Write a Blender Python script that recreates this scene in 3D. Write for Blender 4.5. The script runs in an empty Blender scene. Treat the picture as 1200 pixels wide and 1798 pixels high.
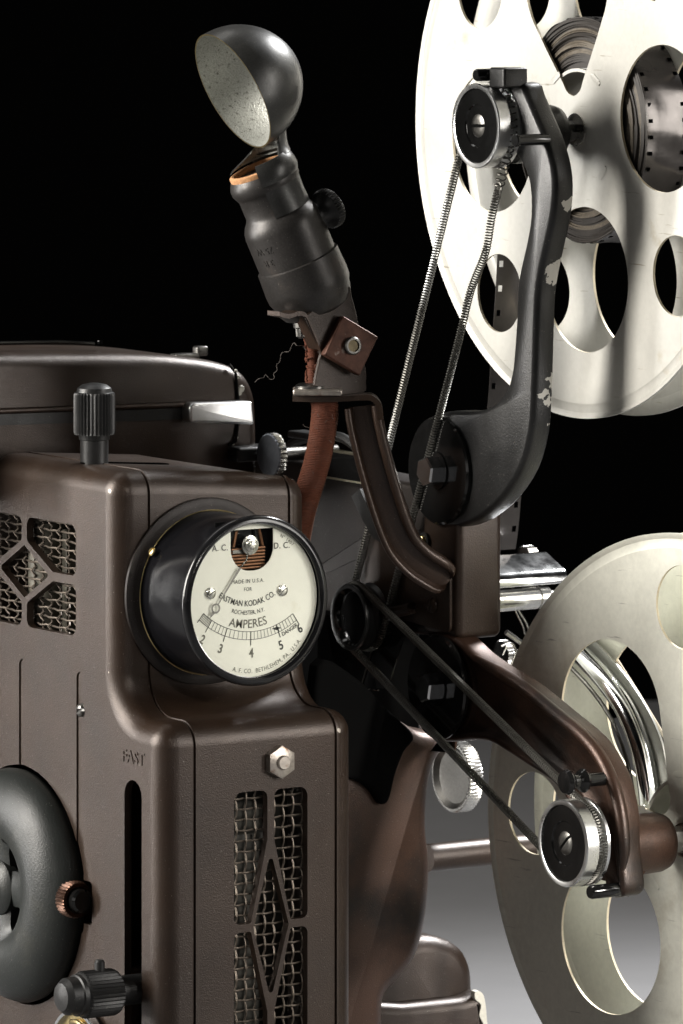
import bpy, bmesh, math, random
from mathutils import Vector, Matrix
from mathutils.geometry import tessellate_polygon
random.seed(7)
C = bpy.context.scene.collection
S = 1/6000.0                       # authoring unit u (about 1/6 mm) to metres
PI = math.pi; TH = math.radians(33.0)
Fw = Vector((math.sin(TH), math.cos(TH), 0)); Rt = Vector((math.cos(TH), -math.sin(TH), 0)); Up = Vector((0, 0, 1))
CAM = -Fw*12000 + Vector((0, 0, 1240))

# ------------------------------------------------------------------ camera, world, lights, exposure
cd = bpy.data.cameras.new('camera'); cam = bpy.data.objects.new('camera', cd); C.objects.link(cam)
cam.location = CAM*S
cam.rotation_euler = Matrix((Rt, Up, -Fw)).transposed().to_euler()
cd.sensor_width = 36; cd.lens = 36*12000/1798.0; cd.shift_y = -1239/1798.0
cd.clip_start = 0.2; cd.clip_end = 60
bpy.context.scene.camera = cam
cd.dof.use_dof = True; cd.dof.focus_distance = 11930*S; cd.dof.aperture_fstop = 45
w = bpy.data.worlds.new('World'); bpy.context.scene.world = w; w.use_nodes = True
w.node_tree.nodes['Background'].inputs[0].default_value = (0.5, 0.55, 0.6, 1)
w.node_tree.nodes['Background'].inputs[1].default_value = 0.004
vs = bpy.context.scene.view_settings
vs.view_transform = 'Standard'; vs.look = 'None'; vs.gamma = 1; vs.exposure = -0.4; vs.use_curve_mapping = False

def cam2w(r, u, v):                # camera right / up / toward-camera, metres from the scene centre
    return Rt*r + Up*u - Fw*v
def area(name, pos, target, sx, sy, power, col=(1, .97, .93), spread=180):
    l = bpy.data.lights.new(name, 'AREA'); l.shape = 'RECTANGLE'; l.size = sx; l.size_y = sy
    l.energy = power; l.color = col; l.spread = math.radians(spread)
    o = bpy.data.objects.new(name, l); C.objects.link(o); o.location = pos
    o.rotation_euler = (Vector(target)-Vector(pos)).to_track_quat('-Z', 'Y').to_euler()
    return o
CEN = Vector((0.03, 0, 0.02))
area('key_softbox', Vector((-1.12, 0.46, 0.44)), Vector((0.06, 0, 0.02)), 0.34, 0.85, 17, (1, .955, .885), 110)
area('rim_strip', Vector((-0.80, 0.78, 0.10)), Vector((-0.03, 0.02, -0.02)), 0.10, 0.60, 3.6, (1, .98, .95), 110)
area('side_softbox', Vector((0.66, -0.90, 0.26)), Vector((0.03, 0.03, 0.0)), 0.32, 0.72, 4.6, (1, .96, .91), 120)
area('top_strip', Vector((-0.1, 0.55, 1.0)), CEN, 0.8, 0.25, .9, (1, .98, .95), 120)
area('front_fill', cam2w(-0.95, 0.30, 1.5), CEN, 0.5, 0.7, .6, (1, .96, .92), 120)
sp = bpy.data.lights.new('floor_spot', 'SPOT'); sp.energy = 165; sp.spot_size = math.radians(49); sp.spot_blend = 1; sp.shadow_soft_size = .1
so = bpy.data.objects.new('floor_spot', sp); C.objects.link(so); so.location = cam2w(0.50, 0.66, -0.66)
so.rotation_euler = ((cam2w(0.12, -0.19, 0.02))-so.location).to_track_quat('-Z', 'Y').to_euler()

def boost_spot(name, pos, target, deg, power, col=(1, .95, .88), rad=.06):
    l = bpy.data.lights.new(name, 'SPOT'); l.energy = power; l.spot_size = math.radians(deg); l.spot_blend = 1; l.shadow_soft_size = rad; l.color = col
    o = bpy.data.objects.new(name, l); C.objects.link(o); o.location = pos; o.rotation_euler = (Vector(target)-Vector(pos)).to_track_quat('-Z', 'Y').to_euler()
boost_spot('meter_boost_spot', cam2w(0.55, 0.50, 1.35), CAM*S+(Fw*12000+Rt*(-150)+Up*(-1395))*S, 3.8, 90)  # added off-frame spot, only there to brighten the ammeter dial
boost_spot('casting_boost_spot', cam2w(0.85, 0.28, 0.75), CAM*S+(Fw*12250+Rt*(290)+Up*(-1900))*S, 11, 100)  # added off-frame spot that lifts the casting and lower right parts
# ------------------------------------------------------------------ pixel helpers (design space)
def ray(px, py):
    return Fw + Rt*((px-600)/12000.0) + Up*(-(py+340)/12000.0)
def at(px, py, X=None, Y=None, Z=None, D=None):
    r = ray(px, py)
    if D is not None: t = D
    elif X is not None: t = (X-CAM.x)/r.x
    elif Y is not None: t = (Y-CAM.y)/r.y
    else: t = (Z-CAM.z)/r.z
    return CAM + r*t
def yz(px, py, X): p = at(px, py, X=X); return (p.y, p.z)
def xz(px, py, Y): p = at(px, py, Y=Y); return (p.x, p.z)

# ------------------------------------------------------------------ materials
MATS = {}
def nn(nt, t, **k):
    n = nt.nodes.new(t)
    for a, b in k.items(): setattr(n, a, b)
    return n
def mat(name, base, metal=0., rough=.5, var=.0, vscale=900., bump=0., bscale=2500., bdist=.00008, alt=None, altscale=60., altcut=(.5, .7), rvar=0., spec=.5, coat=0., chips=(), streak=None, chipcol=(.62, .60, .55), root=Vector((0, 0, 0)), dust=0.):
    m = bpy.data.materials.new(name); m.use_nodes = True; nt = m.node_tree; L = nt.links
    b = nt.nodes['Principled BSDF']; b.inputs['Metallic'].default_value = metal; b.inputs['Roughness'].default_value = rough
    b.inputs['Specular IOR Level'].default_value = spec; b.inputs['Coat Weight'].default_value = coat; b.inputs['Coat Roughness'].default_value = .15
    tc = nn(nt, 'ShaderNodeTexCoord'); vec = tc.outputs['Object']
    col = nn(nt, 'ShaderNodeRGB'); col.outputs[0].default_value = (*base, 1); out = col.outputs[0]
    def noise(sc, det=3, v=None, r=.5):
        n = nn(nt, 'ShaderNodeTexNoise'); n.inputs['Scale'].default_value = sc; n.inputs['Detail'].default_value = det; n.inputs['Roughness'].default_value = r
        L.new(v or vec, n.inputs['Vector']); return n.outputs['Fac']
    def mapr(f, a, c, lo=0., hi=1.):
        r = nn(nt, 'ShaderNodeMapRange'); r.inputs[1].default_value = a; r.inputs[2].default_value = c
        r.inputs[3].default_value = lo; r.inputs[4].default_value = hi; L.new(f, r.inputs[0]); return r.outputs[0]
    def mix(a, b_, f, mode='MIX'):
        x = nn(nt, 'ShaderNodeMix', data_type='RGBA', blend_type=mode); L.new(a, x.inputs[6])
        if isinstance(b_, tuple): x.inputs[7].default_value = (*b_, 1)
        else: L.new(b_, x.inputs[7])
        if isinstance(f, float): x.inputs[0].default_value = f
        else: L.new(f, x.inputs[0])
        return x.outputs[2]
    if var:
        f = mapr(noise(vscale, 2, r=.7), .25, .75, 1-var, 1+var)
        g = nn(nt, 'ShaderNodeVectorMath', operation='SCALE'); L.new(out, g.inputs[0]); L.new(f, g.inputs['Scale']); out = g.outputs[0]
        f2 = mapr(noise(45, 4), .3, .7, 1-var*.6, 1+var*.6)
        g = nn(nt, 'ShaderNodeVectorMath', operation='SCALE'); L.new(out, g.inputs[0]); L.new(f2, g.inputs['Scale']); out = g.outputs[0]
    if alt: out = mix(out, alt, mapr(noise(altscale, 6, r=.65), *altcut))
    if streak:
        mp = nn(nt, 'ShaderNodeMapping'); mp.inputs['Scale'].default_value = streak[0]; mp.inputs['Rotation'].default_value = streak[3]; L.new(vec, mp.inputs[0])
        out = mix(out, streak[1], mapr(noise(1, 5, mp.outputs[0], .6), *streak[2]))
    if rvar: L.new(mapr(noise(70, 5, r=.65), .3, .7, max(rough-rvar, .02), rough+rvar), b.inputs['Roughness'])
    for (p, rad) in chips:
        d = nn(nt, 'ShaderNodeVectorMath', operation='DISTANCE'); L.new(vec, d.inputs[0]); d.inputs[1].default_value = (p-root)*S
        a = nn(nt, 'ShaderNodeMath', operation='MULTIPLY_ADD'); L.new(noise(420, 3), a.inputs[0]); a.inputs[1].default_value = -rad*S*3.0; L.new(d.outputs['Value'], a.inputs[2])
        f = mapr(a.outputs[0], -rad*S*.55, -rad*S*.50, 1, 0)
        out = mix(out, chipcol, f)
    if dust: out = mix(out, (.30, .28, .25), mapr(noise(1900, 1), .765-dust*.015, .785-dust*.015, 0, .45))
    L.new(out, b.inputs['Base Color'])
    if bump:
        bn = nn(nt, 'ShaderNodeBump'); bn.inputs['Strength'].default_value = bump; bn.inputs['Distance'].default_value = bdist
        L.new(noise(bscale, 2), bn.inputs['Height']); L.new(bn.outputs[0], b.inputs['Normal'])
    MATS[name] = m; return m
ROOT = at(480, 1800, Y=200); ROOT.z = -1150; X0_ = -370
BR = (.031, .0192, .0130)
WEAR = [(at(194, 852, X=X0_), 6), (at(191, 862, X=X0_), 4), (at(232, 846, Y=152), 4), (at(296, 1290, Y=0), 6), (at(287, 1283, X=X0_), 4), (at(190, 1180, X=X0_), 3), (at(596, 1283, Y=0), 4), (at(629, 1660, Y=20), 5)]
mat('brown_paint', BR, .38, .36, .5, 3000, .55, 2900, .00015, alt=(.032, .018, .011), altscale=26, altcut=(.42, .72), rvar=.06, spec=.62, dust=1, streak=((35, 900, 110), (.085, .06, .045), (.69, .76), (.5, 0, 0)), chips=WEAR, chipcol=(.42, .38, .33), root=ROOT)
mat('brown_dark', (.011, .0075, .006), .4, .42, .4, 3000, .7, 3000, .00014, rvar=.06, spec=.5, dust=1)
mat('brown_worn', (.046, .026, .017), .45, .36, .5, 3000, .55, 2900, .00015, alt=(.018, .013, .010), altscale=45, altcut=(.5, .7), rvar=.06, spec=.8, dust=1)
mat('brown_red', (.060, .030, .019), .5, .37, .5, 3000, .55, 2900, .00015, alt=(.017, .012, .010), altscale=38, altcut=(.46, .66), rvar=.06, spec=.8, dust=1)
mat('black_satin', (.013, .013, .013), .1, .40, .25, 1500, .4, 2200, .00012, rvar=.08, spec=.45, dust=1)
mat('black_arm', (.012, .012, .012), .1, .36, .25, 1500, .45, 2200, .00015, rvar=.07, spec=.55, dust=1,
    chips=[(at(970, 476, X=345), 24), (at(954, 690, X=345), 23), (at(946, 727, X=345), 20), (at(1004, 360, X=345), 15), (at(957, 664, X=345), 14), (at(930, 792, X=345), 4)], root=ROOT)
mat('bakelite', (.005, .005, .006), 0, .15, .1, 600, 0, alt=(.018, .018, .018), altscale=120, altcut=(.66, .8), rvar=.05, spec=.4)
mat('gloss_black', (.007, .007, .007), 0, .10, .2, 300, 0, rvar=.05, spec=.5)
mat('bezel_black', (.010, .010, .011), .1, .17, .2, 500, .1, 900, .0001, alt=(.12, .11, .10), altscale=120, altcut=(.66, .74), rvar=.06)
mat('pulley_black', (.008, .007, .006), 0, .12, .2, 300, 0, alt=(.35, .19, .11), altscale=330, altcut=(.73, .75), rvar=.05)
mat('wheel_black', (.015, .017, .016), .0, .42, .2, 1500, .45, 2000, .00016, alt=(.035, .035, .028), altscale=60, altcut=(.56, .8), rvar=.06, spec=.38, dust=1)
mat('chrome', (.75, .76, .77), 1, .13, .05, 800, .04, 600, .00004, rvar=.06)
mat('nickel', (.62, .61, .58), 1, .24, .15, 900, .1, 1500, .00004, rvar=.08)
mat('aluminium', (.74, .745, .74), 1, .30, .06, 900, .1, 1500, .00004, rvar=.06)
mat('dark_steel', (.17, .165, .155), 1, .34, .2, 1500, .1, 1500, .00004, rvar=.1)
mat('spring_steel', (.17, .165, .15), .9, .46, .2, 700, 0, rvar=.08)
mat('wire', (.13, .108, .088), .7, .48, .3, 900, .1)
mat('wire_ring', (.6, .55, .42), 1, .3)
mat('reel_metal', (.50, .49, .45), .25, .42, .05, 500, .1, 900, .00006, alt=(.36, .31, .22), altscale=55, altcut=(.62, .78), rvar=.08,
    streak=((30, 55, 700), (.26, .23, .17), (.66, .72), (0.5, 0, 0)))
mat('reel_metal_lower', (.74, .735, .65), .35, .40, .06, 500, .05, 900, .00004, alt=(.46, .42, .33), altscale=30, altcut=(.58, .78), rvar=.08,
    streak=((30, 55, 700), (.36, .35, .31), (.67, .74), (-0.6, 0, 0)))
mat('reel_edge', (.62, .55, .40), .3, .5, .1)
mat('film', (.085, .078, .074), .65, .22, .1, 300, .1, 300, .0002, rvar=.06)
mat('film_side', (.028, .023, .019), 0, .6, .3, 400)
mat('orange_fibre', (.50, .26, .12), 0, .85, .3, 700, .8, 900, .0002)
mat('silver_paint', (.37, .375, .345), .35, .45, .25, 2500, .8, 1800, .0002, alt=(.13, .13, .11), altscale=1000, altcut=(.56, .66))
mat('socket_black', (.042, .039, .037), .45, .40, .25, 1600, .35, 1500, .00006, alt=(.075, .060, .050), altscale=70, altcut=(.55, .8), rvar=.07, dust=1.5)
mat('reflector_black', (.050, .050, .048), .45, .36, .2, 1600, .3, 1500, .00006, alt=(.10, .095, .08), altscale=45, altcut=(.55, .85), rvar=.06, dust=1.5)
mat('thread', (.10, .085, .075), 0, .8)
mat('rusty_nut', (.10, .045, .030), .5, .45, .3, 400, .5, 900, .0001, alt=(.36, .31, .27), altscale=260, altcut=(.60, .72))
mat('rusty_steel', (.42, .38, .34), .8, .38, .25, 500, .4, 900, .0001, alt=(.18, .10, .06), altscale=240, altcut=(.52, .68))
mat('latch_chrome', (.86, .86, .86), 1, .30, .05, 500, .1, 900, .00008, alt=(.45, .28, .22), altscale=150, altcut=(.70, .74))
mat('face_steel', (.30, .32, .36), .9, .38, .15, 400)
mat('plate_grey', (.34, .34, .31), .7, .38, .1, 500)
mat('film_band', (.115, .095, .07), 0, .6, .3, 900)
mat('bolt_olive', (.16, .13, .075), .6, .45, .3, 600)
mat('brass', (.50, .40, .20), 1, .3, .2, 500)
mat('copper', (.065, .033, .021), .8, .35, .3, 800, .2)
mat('dial_cream', (.95, .94, .86), 0, .45, .03, 200, 0, alt=(.70, .66, .50), altscale=40, altcut=(.62, .85))
mat('ink', (.035, .035, .035), 0, .5)
mat('ink_pale', (.16, .155, .13), 0, .5)
mat('coil_copper', (.24, .115, .06), .6, .4)
mat('inner_dark', (.03, .028, .022), 0, .7, .4, 300)
mat('inner_lamp', (.085, .078, .06), .3, .5, .4, 300)
mat('cream_part', (.62, .55, .44), .3, .3, .1)
mat('shade_black', (.003, .003, .003), 0, .9, spec=.05)  # black of the two added slabs that imitate shade
mat('floor_grey', (.15, .15, .155), 0, .75, .04, 30)
mat('black_cloth', (.0012, .0012, .0012), 0, .95, spec=0)
mat('chip_white', (.66, .64, .56), 0, .6, .1)
def stripe_mat():
    m = mat('cord_fabric', (.095, .024, .010), 0, .75, .25, 900, 0, alt=(.10, .030, .016), altscale=180, altcut=(.45, .6), spec=.3)
    nt = m.node_tree; b = nt.nodes['Principled BSDF']; b.inputs['Sheen Weight'].default_value = .12; b.inputs['Sheen Tint'].default_value = (.9, .45, .25, 1)
    tc = nn(nt, 'ShaderNodeTexCoord'); wv = nn(nt, 'ShaderNodeTexWave', bands_direction='Z'); wv.inputs['Scale'].default_value = 620; wv.inputs['Distortion'].default_value = 4; wv.inputs['Detail'].default_value = 3
    nt.links.new(tc.outputs['Object'], wv.inputs[0]); bn = nn(nt, 'ShaderNodeBump'); bn.inputs['Strength'].default_value = .9; bn.inputs['Distance'].default_value = .0002
    nt.links.new(wv.outputs['Fac'], bn.inputs['Height']); nt.links.new(bn.outputs[0], b.inputs['Normal'])
stripe_mat()
def glass_mat():
    m = bpy.data.materials.new('gauge_glass'); m.use_nodes = True; nt = m.node_tree; nt.nodes.remove(nt.nodes['Principled BSDF'])
    t = nn(nt, 'ShaderNodeBsdfTransparent'); t.inputs[0].default_value = (.97, .98, .95, 1)
    g = nn(nt, 'ShaderNodeBsdfGlossy'); g.inputs['Roughness'].default_value = .03
    f = nn(nt, 'ShaderNodeFresnel'); f.inputs[0].default_value = 1.5; x = nn(nt, 'ShaderNodeMixShader')
    nt.links.new(f.outputs[0], x.inputs[0]); nt.links.new(t.outputs[0], x.inputs[1]); nt.links.new(g.outputs[0], x.inputs[2])
    nt.links.new(x.outputs[0], nt.nodes['Material Output'].inputs[0]); MATS['gauge_glass'] = m
glass_mat()

# ------------------------------------------------------------------ mesh tools
class MB:
    def __init__(s): s.v = []; s.f = []; s.m = []
    def add(s, v, f, mi=0):
        o = len(s.v); s.v += [Vector(p) for p in v]; s.f += [tuple(i+o for i in q) for q in f]
        s.m += [mi]*len(f) if isinstance(mi, int) else mi; return s
    def rings(s, R, close=True, cap0=True, cap1=True, mi=0, flip=False):
        n = len(R[0]); V = [p for r in R for p in r]; F = []; MI = []
        for i in range(len(R)-1):
            for j in range(n if close else n-1):
                k = (j+1) % n; q = (i*n+j, i*n+k, (i+1)*n+k, (i+1)*n+j)
                F.append(q); MI.append(mi if isinstance(mi, int) else mi[i])
        m0 = mi if isinstance(mi, int) else mi[0]; m1 = mi if isinstance(mi, int) else mi[-1]
        if cap0: F.append(tuple(range(n))[::-1]); MI.append(m0)
        if cap1: F.append(tuple((len(R)-1)*n+j for j in range(n))); MI.append(m1)
        return s.add(V, F, MI)
def root_of(o):
    while o.parent: o = o.parent
    return o
def make(name, mb, mats, parent=None, angle=35, fix=True):
    if isinstance(mats, str): mats = [mats]
    base = Vector((0, 0, 0))
    if parent is not None: base = Vector(root_of(parent)['u0'])
    me = bpy.data.meshes.new(name)
    me.from_pydata([(p-base)*S for p in mb.v], [], mb.f)
    for k in mats: me.materials.append(MATS[k])
    me.polygons.foreach_set('material_index', mb.m)
    if fix:
        bm = bmesh.new(); bm.from_mesh(me); bmesh.ops.recalc_face_normals(bm, faces=bm.faces); bm.to_mesh(me); bm.free()
    me.polygons.foreach_set('use_smooth', [True]*len(me.polygons)); me.set_sharp_from_angle(angle=math.radians(angle))
    o = bpy.data.objects.new(name, me); C.objects.link(o)
    if parent is not None: o.parent = parent
    else: o['u0'] = (0., 0., 0.)
    return o
def thing(name, label, cat, u, group=None):
    o = bpy.data.objects.new(name, None); C.objects.link(o); o.location = u*S; o['u0'] = tuple(u)
    o.empty_display_size = .01; o['label'] = label; o['category'] = cat
    if group: o['group'] = group
    return o
def tag(o, label, cat, group=None):
    o['label'] = label; o['category'] = cat
    if group: o['group'] = group
    return o
def inset(ol, d):
    n = len(ol); out = []
    if abs(d) < 1e-6: return list(ol)
    ar = sum(ol[i][0]*ol[(i+1) % n][1]-ol[(i+1) % n][0]*ol[i][1] for i in range(n)); sg = 1 if ar > 0 else -1
    for i in range(n):
        a, b, c = ol[i-1], ol[i], ol[(i+1) % n]
        e1 = Vector((b[0]-a[0], b[1]-a[1])); e2 = Vector((c[0]-b[0], c[1]-b[1]))
        if e1.length < 1e-9: e1 = e2.copy()
        if e2.length < 1e-9: e2 = e1.copy()
        e1.normalize(); e2.normalize(); n1 = Vector((-e1.y, e1.x))*sg; n2 = Vector((-e2.y, e2.x))*sg
        h = n1+n2; h = h/max(h.length_squared, .5)*2
        out.append((b[0]+h.x*d, b[1]+h.y*d))
    return out
def place(axis, t, a, b):
    return Vector((t, a, b)) if axis == 'X' else Vector((a, t, b)) if axis == 'Y' else Vector((a, b, t))
def slab(ol, axis, st, mb=None, mi=0):
    mb = mb or MB()
    return mb.rings([[place(axis, t, a, b) for a, b in inset(ol, d)] for t, d in st], mi=mi)
def rst(t0, t1, r0, r1=None, n=6):
    r1 = r0 if r1 is None else r1; s = 1 if t1 > t0 else -1; out = []
    out += [(t0+s*r0*(1-math.sin(PI/2*i/n)), r0*(1-math.cos(PI/2*i/n))) for i in range(n, -1, -1)][::-1][::-1] if r0 else [(t0, 0)]
    if r0: out = [(t0+s*r0*(1-math.cos(PI/2*i/n)), r0*(1-math.sin(PI/2*i/n))) for i in range(n+1)]
    if r1: out += [(t1-s*r1*(1-math.cos(PI/2*i/n)), r1*(1-math.sin(PI/2*i/n))) for i in range(n, -1, -1)]
    else: out += [(t1, 0)]
    return out
def rpoly(P, seg=7, sub=0):
    """closed polygon [(x,y,r)] with rounded corners"""
    out = []; n = len(P)
    for i in range(n):
        p0, p, p1 = Vector(P[i-1][:2]), Vector(P[i][:2]), Vector(P[(i+1) % n][:2]); r = P[i][2]
        if r <= 0: out.append(tuple(p)); continue
        a = (p0-p).normalized(); b = (p1-p).normalized(); ang = a.angle(b); d = r/math.tan(ang/2)
        c = p+(a+b).normalized()*(r/math.sin(ang/2)); s0 = p+a*d-c; s1 = p+b*d-c
        a0 = math.atan2(s0.y, s0.x); a1 = math.atan2(s1.y, s1.x); da = (a1-a0+PI) % (2*PI)-PI
        for k in range(seg+1):
            q = a0+da*k/seg; out.append((c.x+r*math.cos(q), c.y+r*math.sin(q)))
    return out
def cm(P, n=5, closed=True):
    out = []; N = len(P); V = [Vector(p) for p in P]
    rng = range(N) if closed else range(N-1)
    for i in rng:
        g = (lambda k: V[k % N]) if closed else (lambda k: V[min(max(k, 0), N-1)])
        p0, p1, p2, p3 = g(i-1), g(i), g(i+1), g(i+2)
        for k in range(n):
            t = k/n; out.append(.5*((2*p1)+(p2-p0)*t+(2*p0-5*p1+4*p2-p3)*t*t+(3*p1-p0-3*p2+p3)*t**3))
    if not closed: out.append(V[-1])
    return out
def frame(d, ref=Vector((0, 0, 1))):
    d = d.normalized()
    if abs(d.dot(ref)) > .95: ref = Vector((1, 0, 0))
    a = ref.cross(d).normalized(); return a, d.cross(a).normalized(), d
def lathe(prof, o, d, seg=48, knurl=None, mb=None, mi=0, closed_prof=False, ph=(0, 2*PI)):
    """prof [(t along d, r)]; knurl {ring index: depth}; mi int or list per span"""
    mb = mb or MB(); a, b, d = frame(d); R = []; full = abs(ph[1]-ph[0]-2*PI) < 1e-6
    P = list(prof)+([prof[0]] if closed_prof else [])
    for i, (t, r) in enumerate(P):
        ring = []
        for k in range(seg if full else seg+1):
            q = ph[0]+(ph[1]-ph[0])*k/seg; rr = r
            if knurl and i in knurl and k % 2: rr = r-knurl[i]
            rr = max(rr, .01); ring.append(o+d*t+a*(rr*math.cos(q))+b*(rr*math.sin(q)))
        R.append(ring)
    return mb.rings(R, close=full, cap0=not closed_prof and full, cap1=not closed_prof and full, mi=mi)
def tube(path, r, seg=8, mb=None, mi=0, caps=True, closed=False):
    mb = mb or MB(); P = [Vector(p) for p in path]; n = len(P); R = []; u = None
    for i in range(n):
        t = (P[(i+1) % n]-P[i-1]) if closed else P[min(i+1, n-1)]-P[max(i-1, 0)]
        t.normalize()
        if u is None: u = frame(t)[0]
        u = (u-t*u.dot(t)).normalized(); v = t.cross(u); rr = r[i] if isinstance(r, list) else r
        R.append([P[i]+u*(rr*math.cos(2*PI*k/seg))+v*(rr*math.sin(2*PI*k/seg)) for k in range(seg)])
    if closed: R.append(R[0]); caps = False
    return mb.rings(R, cap0=caps, cap1=caps, mi=mi)
def resample(P, step):
    P = [Vector(p) for p in P]; out = [P[0]]; acc = 0.
    for i in range(1, len(P)):
        a, b = P[i-1], P[i]; L = (b-a).length
        while acc+L >= step:
            a = a+(b-a)*((step-acc)/L); L = (b-a).length; out.append(a.copy()); acc = 0.
            if L < 1e-9: break
        acc += L
    return out
def coil(path, R, pitch, wr, per=9, seg=4, mb=None, loose=None):
    """helix of wire round a path; loose(i/n)->(pitch factor, radius factor)"""
    C_ = resample(path, pitch/per); n = len(C_); u = None; pts = []; ph = 0.
    for i in range(n):
        t = (C_[min(i+1, n-1)]-C_[max(i-1, 0)]).normalized()
        if u is None: u = frame(t)[0]
        u = (u-t*u.dot(t)).normalized(); v = t.cross(u); pf, rf = loose(i/n) if loose else (1, 1)
        ph += 2*PI/per/pf; pts.append(C_[i]+(u*math.cos(ph)+v*math.sin(ph))*R*rf)
    return tube(pts, wr, seg, mb)
def box(c, h, mb=None, mi=0, ax=None):
    mb = mb or MB(); ax = ax or (Vector((1, 0, 0)), Vector((0, 1, 0)), Vector((0, 0, 1)))
    V = [Vector(c)+ax[0]*(sx*h[0])+ax[1]*(sy*h[1])+ax[2]*(sz*h[2]) for sx in (-1, 1) for sy in (-1, 1) for sz in (-1, 1)]
    return mb.add(V, [(0, 1, 3, 2), (4, 6, 7, 5), (0, 4, 5, 1), (2, 3, 7, 6), (0, 2, 6, 4), (1, 5, 7, 3)], mi)
def rbox(c, h, r, ax=None, mb=None, mi=0):
    """rounded box: slab along ax[0] of a rounded rectangle"""
    mb = mb or MB(); ax = ax or (Vector((1, 0, 0)), Vector((0, 1, 0)), Vector((0, 0, 1)))
    ol = rpoly([(-h[1], -h[2], r), (h[1], -h[2], r), (h[1], h[2], r), (-h[1], h[2], r)], 5)
    R = [[Vector(c)+ax[0]*t+ax[1]*a+ax[2]*b for a, b in inset(ol, d)] for t, d in rst(-h[0], h[0], min(r, h[0])*.95, n=4)]
    return mb.rings(R, mi=mi)
def boolean(o, cutters, op='DIFFERENCE', angle=30):
    """cutters: list of MB (in u); one exact boolean each"""
    base = Vector(root_of(o)['u0']); tmp = []
    for c in cutters:
        me = bpy.data.meshes.new('cut'); me.from_pydata([(p-base)*S*1000 for p in c.v], [], c.f)
        bm = bmesh.new(); bm.from_mesh(me); bmesh.ops.recalc_face_normals(bm, faces=bm.faces); bm.to_mesh(me); bm.free()
        k = bpy.data.objects.new('cut', me); C.objects.link(k); tmp.append(k)
    me0 = o.data; me0.transform(Matrix.Scale(1000, 4))
    par = o.parent; t = bpy.data.objects.new('tmp', me0); C.objects.link(t); tmp.append(t)
    for k in tmp[:-1]:
        md = t.modifiers.new('b', 'BOOLEAN'); md.operation = op; md.solver = 'EXACT'; md.object = k
    bpy.context.view_layer.update()
    dg = bpy.context.evaluated_depsgraph_get(); me = bpy.data.meshes.new_from_object(t.evaluated_get(dg))
    me.transform(Matrix.Scale(.001, 4)); nm = me0.name
    for k in tmp: bpy.data.objects.remove(k)
    o.data = me; me.name = nm
    me.polygons.foreach_set('use_smooth', [True]*len(me.polygons)); me.set_sharp_from_angle(angle=math.radians(angle))
    wn = o.modifiers.new('weighted_normal', 'WEIGHTED_NORMAL'); wn.keep_sharp = True; wn.weight = 100; wn.mode = 'FACE_AREA'
    return o
AX = Vector((1, 0, 0)); AY = Vector((0, 1, 0)); AZ = Vector((0, 0, 1))
def text_mb(s, size, fn, depth=0., bold=0., mb=None, mi=0, align='CENTER', spacing=1.):
    """flat or extruded lettering; fn maps (x, y, z) in u to world"""
    mb = mb or MB(); cu = bpy.data.curves.new('t', 'FONT'); cu.body = s; cu.size = size; cu.align_x = align; cu.align_y = 'CENTER'
    cu.extrude = depth; cu.offset = bold; cu.space_character = spacing; cu.resolution_u = 3
    o = bpy.data.objects.new('t', cu); C.objects.link(o); bpy.context.view_layer.update()
    me = bpy.data.meshes.new_from_object(o.evaluated_get(bpy.context.evaluated_depsgraph_get()))
    mb.add([fn(v.co.x, v.co.y, v.co.z) for v in me.vertices], [tuple(p.vertices) for p in me.polygons], mi)
    bpy.data.objects.remove(o); bpy.data.curves.remove(cu); return mb
def hexa(c, d, r, h, rot=0, mb=None, mi=0, ch=.12):
    mb = mb or MB(); a, b, d = frame(d)
    def rg(t, k, n=6): return [c+d*t+(a*math.cos(2*PI*i/n+rot)+b*math.sin(2*PI*i/n+rot))*r*k for i in range(n)]
    return mb.rings([rg(0, 1), rg(h*(1-ch), 1), rg(h, 1-ch)], mi=mi)
def screw(c, d, r, h=3, slot=.12, rot=.5, mb=None, mi=0):
    """slotted head: two half domes with a gap"""
    mb = mb or MB(); a, b, d = frame(d); ca, sa = math.cos(rot), math.sin(rot); a, b = a*ca+b*sa, b*ca-a*sa
    lathe([(0, r), (h*.25, r), (h*.3, r*.9), (h*.3, 0)], c, d, 20, mb=mb, mi=mi)
    for s in (-1, 1):
        R = []
        for (t, k) in ((h*.2, .98), (h*.6, .95), (h*.9, .75), (h, .45)):
            R.append([c+d*t+a*(r*k*math.cos(q)) + b*(s*max(r*k*math.sin(q), r*slot)) for q in [PI*i/12 for i in range(13)]])
        mb.rings(R, mi=mi)
    return mb

# ------------------------------------------------------------------ the setting
def sheet(name, V, m):
    o = make(name, MB().add(V, [(0, 1, 2, 3)]), m); o['kind'] = 'structure'; return o
g = ROOT.z
A, B = cam2w(-2.5, 0, 2.2)/S, cam2w(2.5, 0, 2.2)/S
Cc, D = cam2w(2.5, 0, -1.05)/S, cam2w(-2.5, 0, -1.05)/S
fl = [Vector((p.x, p.y, g)) for p in (A, B, Cc, D)]
sheet('tabletop', fl, 'floor_grey')
bd = [Vector((D.x, D.y, g-200)), Vector((Cc.x, Cc.y, g-200)), Vector((Cc.x, Cc.y, g+16000)), Vector((D.x, D.y, g+16000))]
sheet('backdrop', [p+Fw*(-40) for p in bd], 'black_cloth')

# ------------------------------------------------------------------ the projector
P = thing('film_projector', 'dark bronze vintage film projector with lamp housing, round ammeter and two reel arms', 'projector', ROOT)
X0, X1 = -370., 32.
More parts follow.
